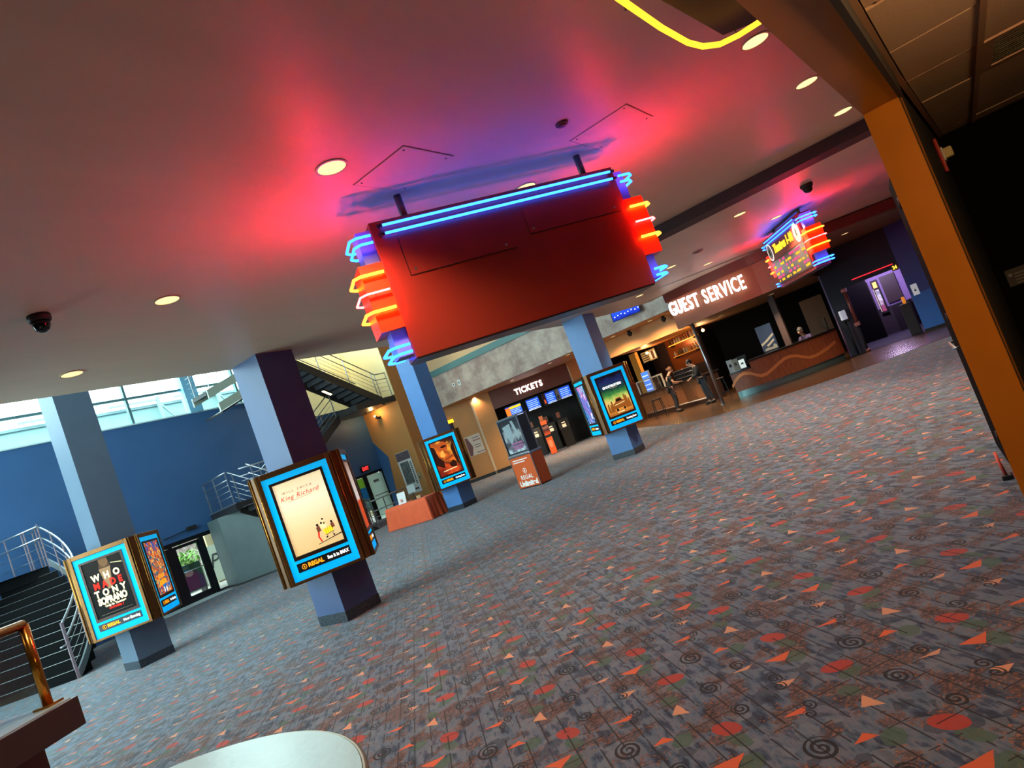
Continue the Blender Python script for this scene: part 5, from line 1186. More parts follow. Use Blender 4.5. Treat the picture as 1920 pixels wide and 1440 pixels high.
hall_box(3.02, 3.20, 0.85, 2.0, 'lit poster case with warm print deep in the theatre hall', '9', printmat('hall_print_a', [(0, (190, 180, 176)), (0.3, (150, 90, 60)), (0.5, (206, 110, 60)), (0.8, (60, 50, 60)), (1, (180, 160, 160))], 0.8, 9, 0.3, 0.85, 1.8))
hall_box(2.69, 2.82, 0.88, 1.98, 'lit poster case with pale print deep in the theatre hall', '8', printmat('hall_print_b', [(0, (150, 60, 90)), (0.25, (120, 70, 100)), (0.5, (200, 196, 200)), (0.8, (120, 120, 130)), (1, (206, 200, 206))], 0.8, 9, 0.3, 0.88, 1.8))
tag(box('hall_screen', (28.52, 2.05, 1.1), (28.595, 2.56, 2.12), mat('hall_panel_brown', (58, 46, 44), 0.5)), 'dark brown panel at the end of the theatre hall', 'panel')
tag(box('hall_cabinet', (28.2, 1.9, 0.012), (28.57, 2.5, 1.0), mat('hall_cabinet_black', (22, 20, 22), 0.5), None, 0.01), 'black cabinet under the brown panel in the theatre hall', 'cabinet')
ns = thing('theatre_number', 'amber theatre number with a red light strip over the hall opening', 'sign', (23.47, 1.6, 2.16), math.radians(-90))
box('lamp_box', (-0.09, 0.0, -0.1), (0.09, 0.03, 0.08), mat('amber_dark', (90, 50, 10), 0.4), ns); text('number', '24', 0.15, emis('amber_glow', (1.0, 0.6, 0.05), 2.0), ns, (0, -0.003, -0.01), ext=0.002, bold=0.004, sx=0.8)
box('light_strip', (-1.2, 0.0, 0.1), (-0.02, 0.02, 0.13), emis('red_strip', (1.0, 0.03, 0.05), 0.9), ns)
wsn = thing('restroom_sign', 'white plaque with a black triangle on the blue pier', 'sign', (23.484, 1.335, 1.32), math.radians(-90))
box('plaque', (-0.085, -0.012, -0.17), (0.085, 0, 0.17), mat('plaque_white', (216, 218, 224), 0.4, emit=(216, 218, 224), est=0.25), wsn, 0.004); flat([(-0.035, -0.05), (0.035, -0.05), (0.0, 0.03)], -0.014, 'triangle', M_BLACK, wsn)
bn = thing('black_bin', 'black console with a copper lamp beside the blue pier', 'console', (23.9, 1.75, 0.012))
mb = MB(); mb.box(-0.15, -0.15, 0, 0.15, 0.15, 1.0, 0.02); mb.build('body', M_BLACK, bn); mb = MB(); mb.lathe([(0.03, 1.0), (0.05, 1.04), (0.05, 1.18), (0.03, 1.22)], n=14); mb.build('lamp', mat('amber_lamp', (200, 120, 50), 0.4, emit=(220, 130, 40), est=0.6), bn)
hl = bpy.data.lights.new('hall_lamp', 'POINT'); hl.energy = 260; hl.color = (0.72, 0.55, 1.0); hl.shadow_soft_size = 0.3
o = bpy.data.objects.new('hall_lamp', hl); COL.objects.link(o); o.location = (26.8, 2.6, 2.6)
# downlight in the soffit over the guest counter and an unseen globe added to brighten jamb and corridor tiles
for px, py, lab in ((1446, 552, 'small downlight in the soffit over the guest counter'), (1352, 592, 'small downlight in the soffit by the steel pole')):
    p = ZP(2.775, px, py); downlight(p.x, p.y, 2.78, 0.09, lab, 190, 'counter soffit downlights')
gl_ = thing('added_globe_lamp', 'unseen globe lamp added to brighten the portal jamb and corridor tiles', 'pendant lamp', (2.0, -1.15, 2.53))
mb = MB(); mb.tube([(0, 0, 0), (0, 0, -0.2)], 0.008, 6); mb.build('stem', M_BRASS, gl_); mb = MB(); mb.lathe([(0.06, 0), (0.06, -0.02), (0.02, -0.03)], n=16); mb.build('ceiling_cup', M_BRASS, gl_)
mb = MB(); mb.sph((0, 0, -0.3), 0.11, n=12); mb.build('globe', emis('globe_glow', (1.0, 0.62, 0.28), 120.0), gl_)
p = ZP(3.42, 1584, 438); downlight(p.x, p.y, 3.42, 0.10, 'downlight in the soffit right of the show times marquee', 260, 'soffit downlights by the theatre')

# ================================================================== TICKET HALL (its own turned frame: x along the front, y away)
TO = Vector((25.34, 16.03, 0)); TRZ = math.atan2(-0.824, 0.566); TN = (0.824, 0.566, 0)
def TL(px, py):
    q = PLN(TO, TN, px, py) - TO; return q.x * 0.566 - q.y * 0.824, q.z
th = struct(thing('wall_ticket', None, None, TO, TRZ), 'tan and brown front of the ticket hall')
M_TFAS = mat('ticket_fascia', (104, 50, 34), 0.45)
box('fascia', (-2.4, 0, 2.72), (1.31, 0.3, 3.57), M_TFAS, th)
box('tan_pier', (1.31, -0.02, 0), (3.1, 0.3, 3.57), mat('ticket_tan', (188, 112, 62), 0.5), th)
box('tan_pier', (-6.2, -0.02, 0), (-2.4, 0.3, 3.57), M_TAN, th)
box('pier_corner_strip', (-3.31, -0.05, 0), (-3.22, -0.02, 3.5), mat('pale_strip', (206, 176, 140), 0.5), th)
box('pier_skirting', (-6.2, -0.05, 0), (-2.4, -0.02, 0.14), M_BLACK, th)
box('pier_edge_strip', (1.31, -0.05, 0), (1.37, -0.02, 3.4), mat('pale_strip', (206, 176, 140), 0.5), th)
box('alcove_back', (-2.4, 1.6, 0), (1.31, 1.7, 2.72), mat('alcove_black', (18, 14, 14), 0.6), th)
box('alcove_side', (-2.5, 0.3, 0), (-2.4, 1.7, 3.0), mat('alcove_black', (18, 14, 14), 0.6), th); box('alcove_side', (1.31, 0.3, 0), (1.41, 1.7, 3.0), mat('alcove_black', (18, 14, 14), 0.6), th)
box('alcove_ceiling', (-2.4, 0.3, 2.72), (1.31, 1.7, 2.8), mat('alcove_black', (18, 14, 14), 0.6), th)
tk = thing('tickets_sign', 'white glowing TICKETS letters on the brown fascia', 'sign', TO + Vector((0, 0, 3.08)), TRZ)
s = 0; wd = {'T': 0.95, 'I': 0.5, 'C': 1.0, 'K': 1.05, 'E': 0.9, 'S': 0.92}; tot = sum(wd[c] for c in 'TICKETS')
for c in 'TICKETS':
    w = wd[c]; x = -1.28 + (s + w / 2) / tot * 1.34; s += w
    text('letter', c, 0.36, M_LET, tk, (x, -0.02, 0.02), ext=0.012, bold=0.016, sx=0.82)
# four menu screens
blu = printmat('screen_blue', [(0, (20, 60, 190)), (0.5, (40, 100, 230)), (1, (30, 70, 200))], 0.9, 4, 0.2, 2.1, 2.6)
for i, (x0, x1, lab) in enumerate(((-1.95, -1.22, 'ticket menu screen with an orange and yellow header, behind the kiosk'), (-0.96, -0.38, 'ticket menu screen second from the orange headed one'), (-0.20, 0.38, 'ticket menu screen with a small red figure'), (0.42, 1.1, 'ticket menu screen nearest the green storm poster case'))):
    t = thing('menu_screen', lab, 'screen', TO, TRZ, 'menu screens over the ticket hall')
    box('bezel', (x0 - 0.02, 0.04, 2.07), (x1 + 0.02, 0.1, 2.63), M_BLACK, t); box('display', (x0, 0.034, 2.10), (x1, 0.04, 2.60), blu, t)
    px0 = x0 + (x1 - x0) * (0.0 if i == 1 else 0.28)
    if i == 0:
        box('header', (x0 + 0.2, 0.03, 2.47), (x1, 0.034, 2.58), ink('scr_yellow', (236, 200, 40), 1.0), t); box('side_picture', (x0, 0.03, 2.12), (x0 + 0.2, 0.034, 2.56), ink('scr_orange', (236, 120, 40), 1.0), t)
    elif i in (2, 3):
        box('side_picture', (x0, 0.03, 2.10), (x0 + (x1 - x0) * 0.25, 0.034, 2.60), ink('scr_dark%d' % i, ((50, 24, 24), (90, 80, 76))[i - 2], 0.5), t)
        disc(x0 + 0.07, 2.25, 0.045, 0.10, 0.027, 'figure', ink('scr_fig%d' % i, ((200, 80, 50), (30, 30, 34))[i - 2], 0.7), t)
    for k in range(5):
        z = 2.50 - k * 0.085 if i else 2.40 - k * 0.07
        box('text_bar', (px0 + 0.03, 0.029, z), (x1 - 0.04 - 0.05 * (k % 2), 0.033, z + 0.028), ink('scr_pale', (170, 200, 250), 1.0), t)
    box('footer', (px0, 0.03, 2.10), (x1, 0.034, 2.135), ink('scr_grey', (200, 210, 220), 0.8), t)
# ticket terminals
def terminal(u, yo, label, zt_=1.3):
    p = TO + Vector((0.566 * u + 0.824 * yo, -0.824 * u + 0.566 * yo, 0)); t = thing('ticket_terminal', label, 'ticket terminal', p, TRZ)
    mb = MB(); mb.box(-0.22, 0, 0, 0.22, 0.35, 0.85, 0.01); mb.build('cabinet', M_BLACK, t)
    mb = MB(); mb.prism([(-0.24, -0.02, 0.84), (0.24, -0.02, 0.84), (0.24, 0.1, zt_), (-0.24, 0.1, zt_)], (0, 0.18, 0.02)); mb.build('head', M_BLACK, t)
    mb = MB(); mb.prism([(-0.09, -0.012, 0.89), (0.09, -0.012, 0.89), (0.09, 0.024, 1.03), (-0.09, 0.024, 1.03)], (0, -0.006, 0)); mb.build('screen_panel', ink('term_pale', (226, 206, 170), 0.8), t)
    mb = MB(); mb.prism([(-0.08, 0.04, 1.08), (0.08, 0.04, 1.08), (0.08, 0.055, 1.13), (-0.08, 0.055, 1.13)], (0, -0.006, 0)); mb.build('notice_strip', ink('term_pale', (226, 206, 170), 0.8), t)
    box('slot', (-0.05, -0.026, 0.86), (0.05, -0.02, 0.872), M_STEEL, t)
    box('sign_board', (-0.17, 0.3, 1.36), (0.0, 0.32, 1.62), mat('term_sign', (132, 76, 52), 0.5, emit=(132, 76, 52), est=0.15), t); box('sign_stem', (-0.09, 0.3, 1.26), (-0.07, 0.32, 1.36), M_DARKMETAL, t)
terminal(-1.02, 0.35, 'black ticket terminal left of the slim orange kiosk'); terminal(0.3, 0.35, 'black ticket terminal right of the slim orange kiosk'); terminal(-0.28, 0.9, 'black ticket terminal set back between the other two')
# slim orange kiosk
sk = thing('slim_kiosk', 'slim orange kiosk with a dark side standing before the ticket terminals', 'kiosk', TO + Vector((0.566 * -0.56 - 0.824 * 1.1, 0.824 * 0.56 - 0.566 * 1.1, 0)), TRZ)
box('body', (-0.15, 0, 0), (0.13, 0.5, 1.52), mat('kiosk_dark', (30, 30, 34), 0.4), sk, 0.005); M_KO = mat('kiosk_orange', (222, 92, 36), 0.45)
box('lower_panel', (-0.145, -0.008, 0.02), (0.125, 0, 0.75), M_KO, sk); box('poster_print', (-0.145, -0.008, 0.86), (0.125, 0, 1.28), printmat('kiosk_print', [(0, (190, 80, 40)), (0.25, (150, 60, 40)), (0.5, (60, 30, 34)), (0.8, (140, 100, 90)), (1, (50, 30, 34))], 0.2, 12, 0.3, 0.86, 1.28), sk)
box('header_panel', (-0.145, -0.008, 1.32), (0.125, 0, 1.5), M_KO, sk); box('top_sign', (-0.13, 0.2, 1.52), (0.04, 0.22, 1.72), mat('kiosk_tag', (150, 84, 54), 0.5), sk)
for i in range(6): box('print_line', (-0.1, -0.011, 0.58 - i * 0.05), (0.06 - 0.02 * (i % 2), -0.008, 0.60 - i * 0.05), mat('kiosk_pale', (236, 190, 150), 0.5), sk)
# framed notice on the tan pier
nf = thing('framed_poster', 'cream membership notice hanging on the tan wall', 'notice', TO, TRZ)
box('sheet', (-4.12, -0.045, 1.1), (-3.40, -0.03, 2.0), mat('notice_cream', (206, 184, 164), 0.5), nf)
flat([(-4.11, 1.12), (-3.98, 1.12), (-3.86, 1.5), (-4.0, 1.95), (-4.11, 1.95)], -0.047, 'dark_figure', mat('notice_plum', (110, 50, 44), 0.5), nf)
for i, (w, z) in enumerate(((0.32, 1.85), (0.34, 1.72), (0.3, 1.52), (0.28, 1.42), (0.4, 1.18))): box('print_line', (-3.78, -0.048, z), (-3.78 + w, -0.046, z + 0.03 + 0.02 * (i == 1)), mat('notice_ink%d' % (i == 1), (150, 90, 80) if i == 1 else (90, 76, 74), 0.5), nf)
# soffit downlights
for i, (px, py) in enumerate(((888, 745), (960, 713), (1018, 697), (1031, 681), (1065, 665))):
    p = ZP(3.56, px, py)
    downlight(p.x, p.y, 3.56, 0.10, 'small soffit downlight %s' % ('left of the ticket sign', 'above the first letters of the ticket sign', 'above the middle of the ticket sign', 'above the last letters of the ticket sign', 'nearest the storm poster column')[i], 520, 'small soffit downlights before the ticket hall', (1.0, 0.72, 0.42))
for x, y, lab in ((23.1, 9.3, 'soffit downlight before the bar nearest the guest service sign'), (23.1, 10.9, 'soffit downlight before the bar nearest the storm poster column')): downlight(x, y, 3.56, 0.10, lab, 300, 'soffit downlights before the bar', (1.0, 0.72, 0.42), 150)
# television on the plaster band
tv = thing('wall_television', 'tilted television with a blue picture on the plaster band', 'television', (21.7, 9.42, 4.02), math.radians(-76))
mb = MB(); mb.prism([(-0.55, -0.1, -0.15), (0.5, -0.1, -0.15), (0.5, 0.05, 0.5), (-0.55, 0.05, 0.5)], (0, 0.06, 0.01)); mb.build('case', M_BLACK, tv)
scn = printmat('tv_blue', [(0, (16, 30, 130)), (0.3, (30, 60, 190)), (0.6, (24, 80, 220)), (1, (20, 60, 200))], 1.1, 7, 0.3, -0.15, 0.5)
mb = MB(); mb.prism([(-0.52, -0.1045, -0.13), (0.47, -0.1045, -0.13), (0.47, 0.036, 0.48), (-0.52, 0.036, 0.48)], (0, -0.004, 0)); mb.build('picture', scn, tv)
mb = MB(); mb.prism([(-0.14, -0.04, 0.14), (0.06, -0.04, 0.14), (0.08, 0.03, 0.48), (-0.12, 0.03, 0.48)], (0, -0.03, 0)); mb.build('yellow_blob', ink('tv_yellow', (236, 196, 40), 1.1), tv)
for i in range(8):
    mb = MB(); x = -0.45 + i * 0.125; mb.prism([(x, -0.1, -0.02 + 0.02 * (i % 3)), (x + 0.04, -0.1, -0.02 + 0.02 * (i % 3)), (x + 0.04, -0.09, 0.02 + 0.02 * (i % 3)), (x, -0.09, 0.02 + 0.02 * (i % 3))], (0, -0.012, 0)); mb.build('bright_dot', ink('tv_white', (226, 226, 236), 1.2), tv)
mb = MB(); mb.bar((0, 0.05, 0.2), (0, 0.3, 0.25), 0.1, 0.1); mb.build('bracket', M_DARKMETAL, tv)

# ================================================================== BAR
BA, BB = Vector((24.4, 8.9, 0)), Vector((27.07, 12.59, 0)); BM_ = (BA + BB) / 2; bx_ = (BA - BB).normalized(); by_ = Vector((-bx_.y, bx_.x, 0)); BRZ = math.atan2(bx_.y, bx_.x)
def BL(px, py, yo=0.0):
    q = PLN(BM_ + by_ * yo, by_, px, py) - BM_; return q.dot(bx_), q.z
def bpx(x, y): return (1180 + x / 7.58, 600 + y / 7.58)
bar = thing('bar_counter', 'long wood fronted bar with a dark top', 'bar', BM_, BRZ); HLF = (BA - BB).length / 2
M_BARW = mat('bar_wood', (146, 92, 58), 0.45, noise=(4, 0.25), stretch=(4, 4, 0.6))
for i in range(7):
    x0 = -HLF - 0.2 + i * 0.72; box('front_panel', (x0 + 0.012, -0.0, 0.14), (x0 + 0.708, 0.04, 1.0), M_BARW, bar)
box('carcass', (-HLF - 0.2, 0.03, 0.006), (HLF + 0.5, 0.55, 1.0), mat('bar_dark', (60, 36, 26), 0.5), bar); box('bar_top', (-HLF - 0.25, -0.18, 1.0), (HLF + 0.55, 0.6, 1.06), mat('bar_top', (40, 34, 32), 0.25), bar)
mb = MB(); mb.tube([(-HLF - 0.1, -0.16, 0.2), (HLF + 0.3, -0.16, 0.2)], 0.022, 8); mb.build('foot_rail', mat('rail_white', (210, 200, 190), 0.3, 0.6), bar)
struct(box('ceiling.009', (24.0, 8.5, 2.88), (33.0, 11.75, 3.56), mat('bar_bulkhead', (226, 150, 80), 0.5)), 'tan bulkhead over the bar')
bw = struct(thing('wall_bar', None, None, BM_, BRZ), 'dark brown back wall of the bar')
bw2 = struct(thing('trim_11', None, None, BM_, BRZ), 'amber wall strip at the left end of the bar'); box('strip', (-3.0, 0.6, 0), (-2.45, 0.75, 2.9), mat('bar_amber_strip', (216, 146, 62), 0.5), bw2)
# copper mosaic
q = [BL(*bpx(x, y), 1.88) for x, y in ((500, 270), (905, 105), (1085, 590), (640, 730))]
x0, x1 = (q[0][0] + q[3][0]) / 2, (q[1][0] + q[2][0]) / 2; z0, z1 = (q[2][1] + q[3][1]) / 2, (q[0][1] + q[1][1]) / 2
z1 = min(z1, 2.86)
box('back_panel', (-3.4, 1.9, 0), (x1 + 0.12, 2.0, 2.87), mat('bar_back', (44, 26, 20), 0.5), bw)
mz = bw
box('mosaic_panel', (x0, 1.87, z0), (x1, 1.895, z1), mat('copper_mosaic', (186, 96, 40), 0.3, 0.5, noise=(38, 0.75, (70, 30, 16))), mz)
for x in (x0 - 0.03, x1): box('mosaic_edge', (x, 1.86, z0), (x + 0.03, 1.9, z1), M_BRONZE, mz)
rb = random.Random(11)
def bottle(x, y, z, c, h, label):
    t = thing('bottle', label, 'bottle', BM_ + bx_ * x + by_ * y + Vector((0, 0, z)), BRZ, 'bottles on the lit bar shelves')
    mb = MB(); mb.lathe([(0.034, 0), (0.036, h * 0.55), (0.028, h * 0.68), (0.012, h * 0.76), (0.012, h)], n=9); mb.build('glass_body', mat('bottle_%d' % c[0], c, 0.15, emit=c, est=0.08), t)
    mb = MB(); mb.lathe([(0.0145, h), (0.0145, h * 1.06)], n=8); mb.build('cap', M_BLACK, t)
for k, ((ax, ay), (bx2, by2), n) in enumerate((((570, 350), (945, 235), 11), ((650, 515), (985, 400), 10))):
    u0, za = BL(*bpx(ax, ay), 1.72); u1, zb = BL(*bpx(bx2, by2), 1.72); z = (za + zb) / 2
    sh = thing('bar_shelf', ('upper lit glass shelf of bottles', 'lower glass shelf of bottles')[k] + ' on the copper mosaic', 'shelf', BM_, BRZ)
    box('shelf_board', (u0, 1.62, z - 0.03), (u1, 1.865, z), mat('shelf_glow', (220, 160, 60), 0.3, emit=(255, 170, 50), est=1.0) if k == 0 else mat('shelf_dim', (170, 110, 50), 0.3, emit=(230, 140, 40), est=0.4), sh)
    for u in (u0 + 0.1, u1 - 0.1): box('shelf_bracket', (u - 0.01, 1.66, z - 0.1), (u + 0.01, 1.865, z - 0.03), M_DARKMETAL, sh)
    for i in range(n):
        u = u0 + 0.08 + (u1 - u0 - 0.16) * i / (n - 1)
        bottle(u, 1.72, z, rb.choice(((120, 70, 20), (60, 70, 30), (170, 120, 50), (40, 30, 24), (150, 150, 120))), rb.uniform(0.22, 0.3), 'small spirit bottle, %s on the %s bar shelf' % (('leftmost', 'second from the left', 'third from the left', 'fourth from the left', 'fifth from the left', 'sixth from the left', 'seventh from the left', 'eighth from the left', 'ninth from the left', 'tenth from the left', 'eleventh from the left')[i], ('upper', 'lower')[k]))
# menu television, pendants, taps, blue screen, sneeze guard
q = [BL(*bpx(x, y), 1.8) for x, y in ((150, 480), (350, 400), (405, 545), (215, 610))]
x0, x1 = (q[0][0] + q[3][0]) / 2, (q[1][0] + q[2][0]) / 2; z0, z1 = (q[2][1] + q[3][1]) / 2, (q[0][1] + q[1][1]) / 2
mt = thing('menu_television', 'warm drinks menu screen at the left of the bar back wall', 'screen', BM_, BRZ)
box('case', (x0 - 0.03, 1.8, z0 - 0.03), (x1 + 0.03, 1.88, z1 + 0.03), M_BLACK, mt); box('picture', (x0, 1.795, z0), (x1, 1.8, z1), ink('menu_amber', (190, 140, 80), 0.8), mt)
for i in range(5): box('text_line', (x0 + 0.03, 1.79, z1 - 0.1 - i * 0.1), (x0 + (x1 - x0) * 0.5, 1.795, z1 - 0.06 - i * 0.1), I_DARK, mt)
for a, b in ((0.55, 0.68), (0.72, 0.85), (0.88, 0.97)): box('picture_item', (x0 + (x1 - x0) * a, 1.79, z0 + 0.06), (x0 + (x1 - x0) * b, 1.795, z1 - 0.08), I_CREAM if a != 0.72 else I_BROWN, mt)
for i, (px, py) in enumerate(((250, 470), (1045, 145))):
    u, z = BL(*bpx(px, py), 0.6)
    pd = thing('pendant_bulb', ('bare pendant bulb in front of the drinks menu', 'bare pendant bulb by the steel pole')[i], 'pendant lamp', BM_ + bx_ * u + by_ * 0.6 + Vector((0, 0, z)), 0)
    mb = MB(); mb.sph((0, 0, 0), 0.06, n=10); mb.build('bulb', emis('bulb_glow', (1.0, 0.55, 0.18), 6.0), pd); mb = MB(); mb.tube([(0, 0, 0.06), (0, 0, 0.14)], 0.022, 8); mb.build('socket', M_BRASS, pd); mb = MB(); mb.tube([(0, 0, 0.14), (0, 0, 2.88 - z)], 0.006, 5); mb.build('cord', M_BLACK, pd)
    dl = bpy.data.lights.new('pendant_lamp', 'POINT'); dl.energy = 45; dl.color = (1, 0.55, 0.22); dl.shadow_soft_size = 0.06; o = bpy.data.objects.new('pendant_lamp', dl); COL.objects.link(o); o.parent = pd; o.location = (0, 0, -0.12)
for i, px in enumerate((300, 375, 440)):
    u, z = BL(*bpx(px, 760 - i * 25), 0.35)
    tp = thing('beer_tap', ('brown beer tap nearest the blue screen', 'white beer tap in the middle of three', 'pale beer tap nearest the mosaic')[i], 'tap', BM_ + bx_ * u + by_ * 0.35 + Vector((0, 0, 1.06)), BRZ, 'beer taps on the bar')
    mb = MB(); mb.tube([(0, 0, 0), (0, 0, 0.3)], 0.03, 10); mb.build('column', M_STEEL, tp); mb = MB(); mb.tube([(0, -0.02, 0.3), (0.02, -0.03, 0.58)], 0.02, 8, taper=[0.012, 0.028]); mb.build('handle', mat('tap_%d' % i, ((120, 70, 50), (222, 214, 206), (190, 180, 150))[i], 0.4), tp)
    mb = MB(); mb.tube([(0, 0, 0.24), (0, -0.1, 0.24), (0, -0.11, 0.18)], 0.012, 7); mb.build('spout', M_STEEL, tp)
q = [BL(*bpx(x, y), 0.1) for x, y in ((165, 740), (250, 725), (345, 970), (235, 985))]
x0, x1 = (q[0][0] + q[3][0]) / 2, (q[1][0] + q[2][0]) / 2; z1 = (q[0][1] + q[1][1]) / 2
bsn = thing('blue_display', 'tall glowing blue display standing on the left end of the bar', 'display', BM_ + Vector((0, 0, 1.06)), BRZ); z1 -= 1.06
box('case', (x0 - 0.02, 0.1, 0), (x1 + 0.02, 0.18, z1), M_WHITE, bsn); box('screen', (x0, 0.094, 0.03), (x1, 0.1, z1 - 0.03), ink('screen_azure', (70, 120, 220), 1.3), bsn)
for i in range(4): box('text_block', (x0 + 0.03, 0.088, 0.08 + i * z1 * 0.22), (x1 - 0.04, 0.094, 0.08 + i * z1 * 0.22 + 0.05), ink('screen_pale', (190, 210, 250), 1.2), bsn)
sg = thing('counter_guard', 'white tubular guard frame on the left end of the bar', 'guard frame', BM_ + Vector((0, 0, 1.06)), BRZ)
ua, z_a = BL(*bpx(95, 885), -0.1); ub, z_b = BL(*bpx(450, 780), -0.1); zt2 = max(0.15, (z_a + z_b) / 2 - 1.06)
for u in (ua, ub): 
    mb = MB(); mb.bar((u, -0.1, 0), (u, -0.1, zt2), 0.05, 0.05, (1, 0, 0)); mb.build('upright', mat('guard_white', (214, 200, 180), 0.4), sg)
mb = MB(); mb.bar((ua, -0.1, zt2), (ub, -0.1, zt2), 0.05, 0.05); mb.build('top_bar', mat('guard_white', (214, 200, 180), 0.4), sg); box('pane', (ua, -0.104, 0.02), (ub, -0.098, zt2 - 0.02), M_GLASS, sg)
gl = thing('glass_rack', 'black rack with steel rails on the bar behind the standing people', 'rack', BM_ + Vector((0, 0, 1.06)), BRZ)
for i, z in enumerate((0.1, 0.26, 0.42)):
    mb = MB(); mb.tube([(0.35, 0.3, z), (1.95, 0.3, z)], 0.016, 7); mb.build('rail', M_STEEL, gl)
for u in (0.36, 1.15, 1.94): 
    mb = MB(); mb.bar((u, 0.3, 0), (u, 0.3, 0.46), 0.03, 0.03, (1, 0, 0)); mb.build('upright', M_BLACK, gl)
box('back', (0.36, 0.34, 0.0), (1.94, 0.36, 0.44), M_BLACK, gl)
# dome camera and track head under the bar bulkhead
for px, py, lab in ((1246, 603, 'small dark dome camera under the tan soffit'), (1186, 639, 'small dark track lamp under the tan soffit')):
    p = XP(23.4, px, py); t = thing('soffit_fixture', lab, 'camera', (p.x, p.y, 3.56))
    mb = MB(); mb.lathe([(0.05, 0), (0.05, -0.06), (0.10, -0.08), (0.10, -0.14), (0.05, -0.22), (0.01, -0.23)], n=14); mb.build('dome', M_BLACK, t); mb = MB(); mb.lathe([(0.11, 0), (0.11, -0.012)], n=14); mb.build('flange', M_CHAR, t)
# bar stools
def stool(x, y, rz, label):
    t = thing('bar_stool', label, 'stool', (x, y, 0.006), rz, 'black bar stools')
    mb = MB(); mb.box(-0.19, -0.19, 0.72, 0.19, 0.19, 0.77, 0.02); mb.build('seat', M_BLACK, t)
    for a, b in ((-1, -1), (1, -1), (1, 1), (-1, 1)):
        mb = MB(); mb.bar((a * 0.21, b * 0.21, 0), (a * 0.15, b * 0.15, 0.72), 0.028, 0.028, (1, 0, 0)); mb.build('leg', M_BLACK, t)
    for a, b in (((-1, -1), (1, -1)), ((1, -1), (1, 1)), ((1, 1), (-1, 1)), ((-1, 1), (-1, -1))):
        mb = MB(); mb.bar((a[0] * 0.19, a[1] * 0.19, 0.25), (b[0] * 0.19, b[1] * 0.19, 0.25), 0.02, 0.02); mb.build('foot_ring', M_BLACK, t)
    return t
stool(24.35, 10.75, 0.6, 'black bar stool left of the woman in the apron'); stool(23.0, 7.72, 0.3, 'black bar stool beside the man in the dark jacket')
# regal kiosk
rk = thing('promo_kiosk', 'orange promotional kiosk with a silver framed poster on top', 'kiosk', (14.53, 10.665, 0), math.atan2(-0.97, -0.24))
box('base', (-0.45, 0, 0.03), (0.45, 0.42, 0.88), M_KO, rk, 0.006); box('plinth', (-0.43, 0.02, 0), (0.43, 0.4, 0.03), M_BLACK, rk)
for x in (-0.455, 0.44): box('corner_trim', (x, -0.008, 0.0), (x + 0.02, 0.012, 0.9), M_STEEL, rk)
mb = MB(); mb.box(-0.47, -0.03, 0.88, 0.47, 0.44, 0.94, 0.01); mb.build('silver_ledge', M_STEEL, rk)
box('poster_box', (-0.42, 0.02, 0.94), (0.42, 0.38, 1.93), mat('kiosk_inner', (50, 46, 50), 0.4), rk)
box('poster_print', (-0.36, 0.012, 1.0), (0.38, 0.02, 1.9), printmat('kiosk_mono', [(0, (190, 196, 200)), (0.1, (120, 110, 120)), (0.3, (70, 66, 70)), (0.55, (180, 176, 178)), (0.75, (60, 58, 60)), (1, (46, 40, 42))], 0.55, 7, 0.35, 1.0, 1.9), rk)
flat([(-0.3, 1.75), (0.05, 1.8), (0.0, 1.35), (-0.12, 1.2)], 0.009, 'pale_shape', mat('mono_pale', (206, 196, 196), 0.5), rk); flat([(0.1, 1.85), (0.2, 1.85), (0.3, 1.4), (0.2, 1.3)], 0.009, 'pale_shape', mat('mono_pale', (206, 196, 196), 0.5), rk)
for i, (a, b, z) in enumerate(((-0.12, 0.3, 1.22), (-0.12, 0.32, 1.14), (-0.1, 0.26, 1.07))): box('pink_title', (a, 0.006, z), (b, 0.010, z + 0.05), mat('mono_pink', (190, 110, 150), 0.5, emit=(190, 110, 150), est=0.2), rk)
for x in (-0.44, 0.41):
    for y in (0.0, 0.36): box('frame_post', (x, y, 0.94), (x + 0.03, y + 0.03, 1.95), M_STEEL, rk)
for z in (0.94, 1.93): 
    mb = MB(); mb.box(-0.44, 0.0, z, 0.44, 0.03, z + 0.03); mb.build('frame_rail', M_STEEL, rk)
box('frame_top', (-0.44, 0.0, 1.95), (0.44, 0.39, 1.98), M_STEEL, rk); box('glass_front', (-0.41, -0.004, 0.97), (0.41, 0.0, 1.93), M_GLASSC, rk)
I_KW = mat('kiosk_white', (240, 232, 226), 0.5, emit=(240, 232, 226), est=0.1)
text('lettering', 'REGAL', 0.16, I_KW, rk, (0.0, -0.003, 0.30), ext=0.001, bold=0.003, space=1.1); text('lettering', 'Unlimited', 0.19, I_KW, rk, (0.0, -0.003, 0.13), ext=0.001, bold=0.010)
disc(0, 0.48, 0.075, 0.075, -0.0025, 'logo_ring', I_KW, rk, 28); disc(0, 0.48, 0.06, 0.06, -0.0045, 'logo_centre', M_KO, rk, 28); text('logo_mark', 'R', 0.09, I_KW, rk, (0, -0.006, 0.48), ext=0.001, bold=0.003)
for i, w in enumerate((0.62, 0.5)): box('print_line', (-0.36, -0.003, 0.78 - i * 0.06), (-0.36 + w, 0.0, 0.805 - i * 0.06), I_KW, rk)

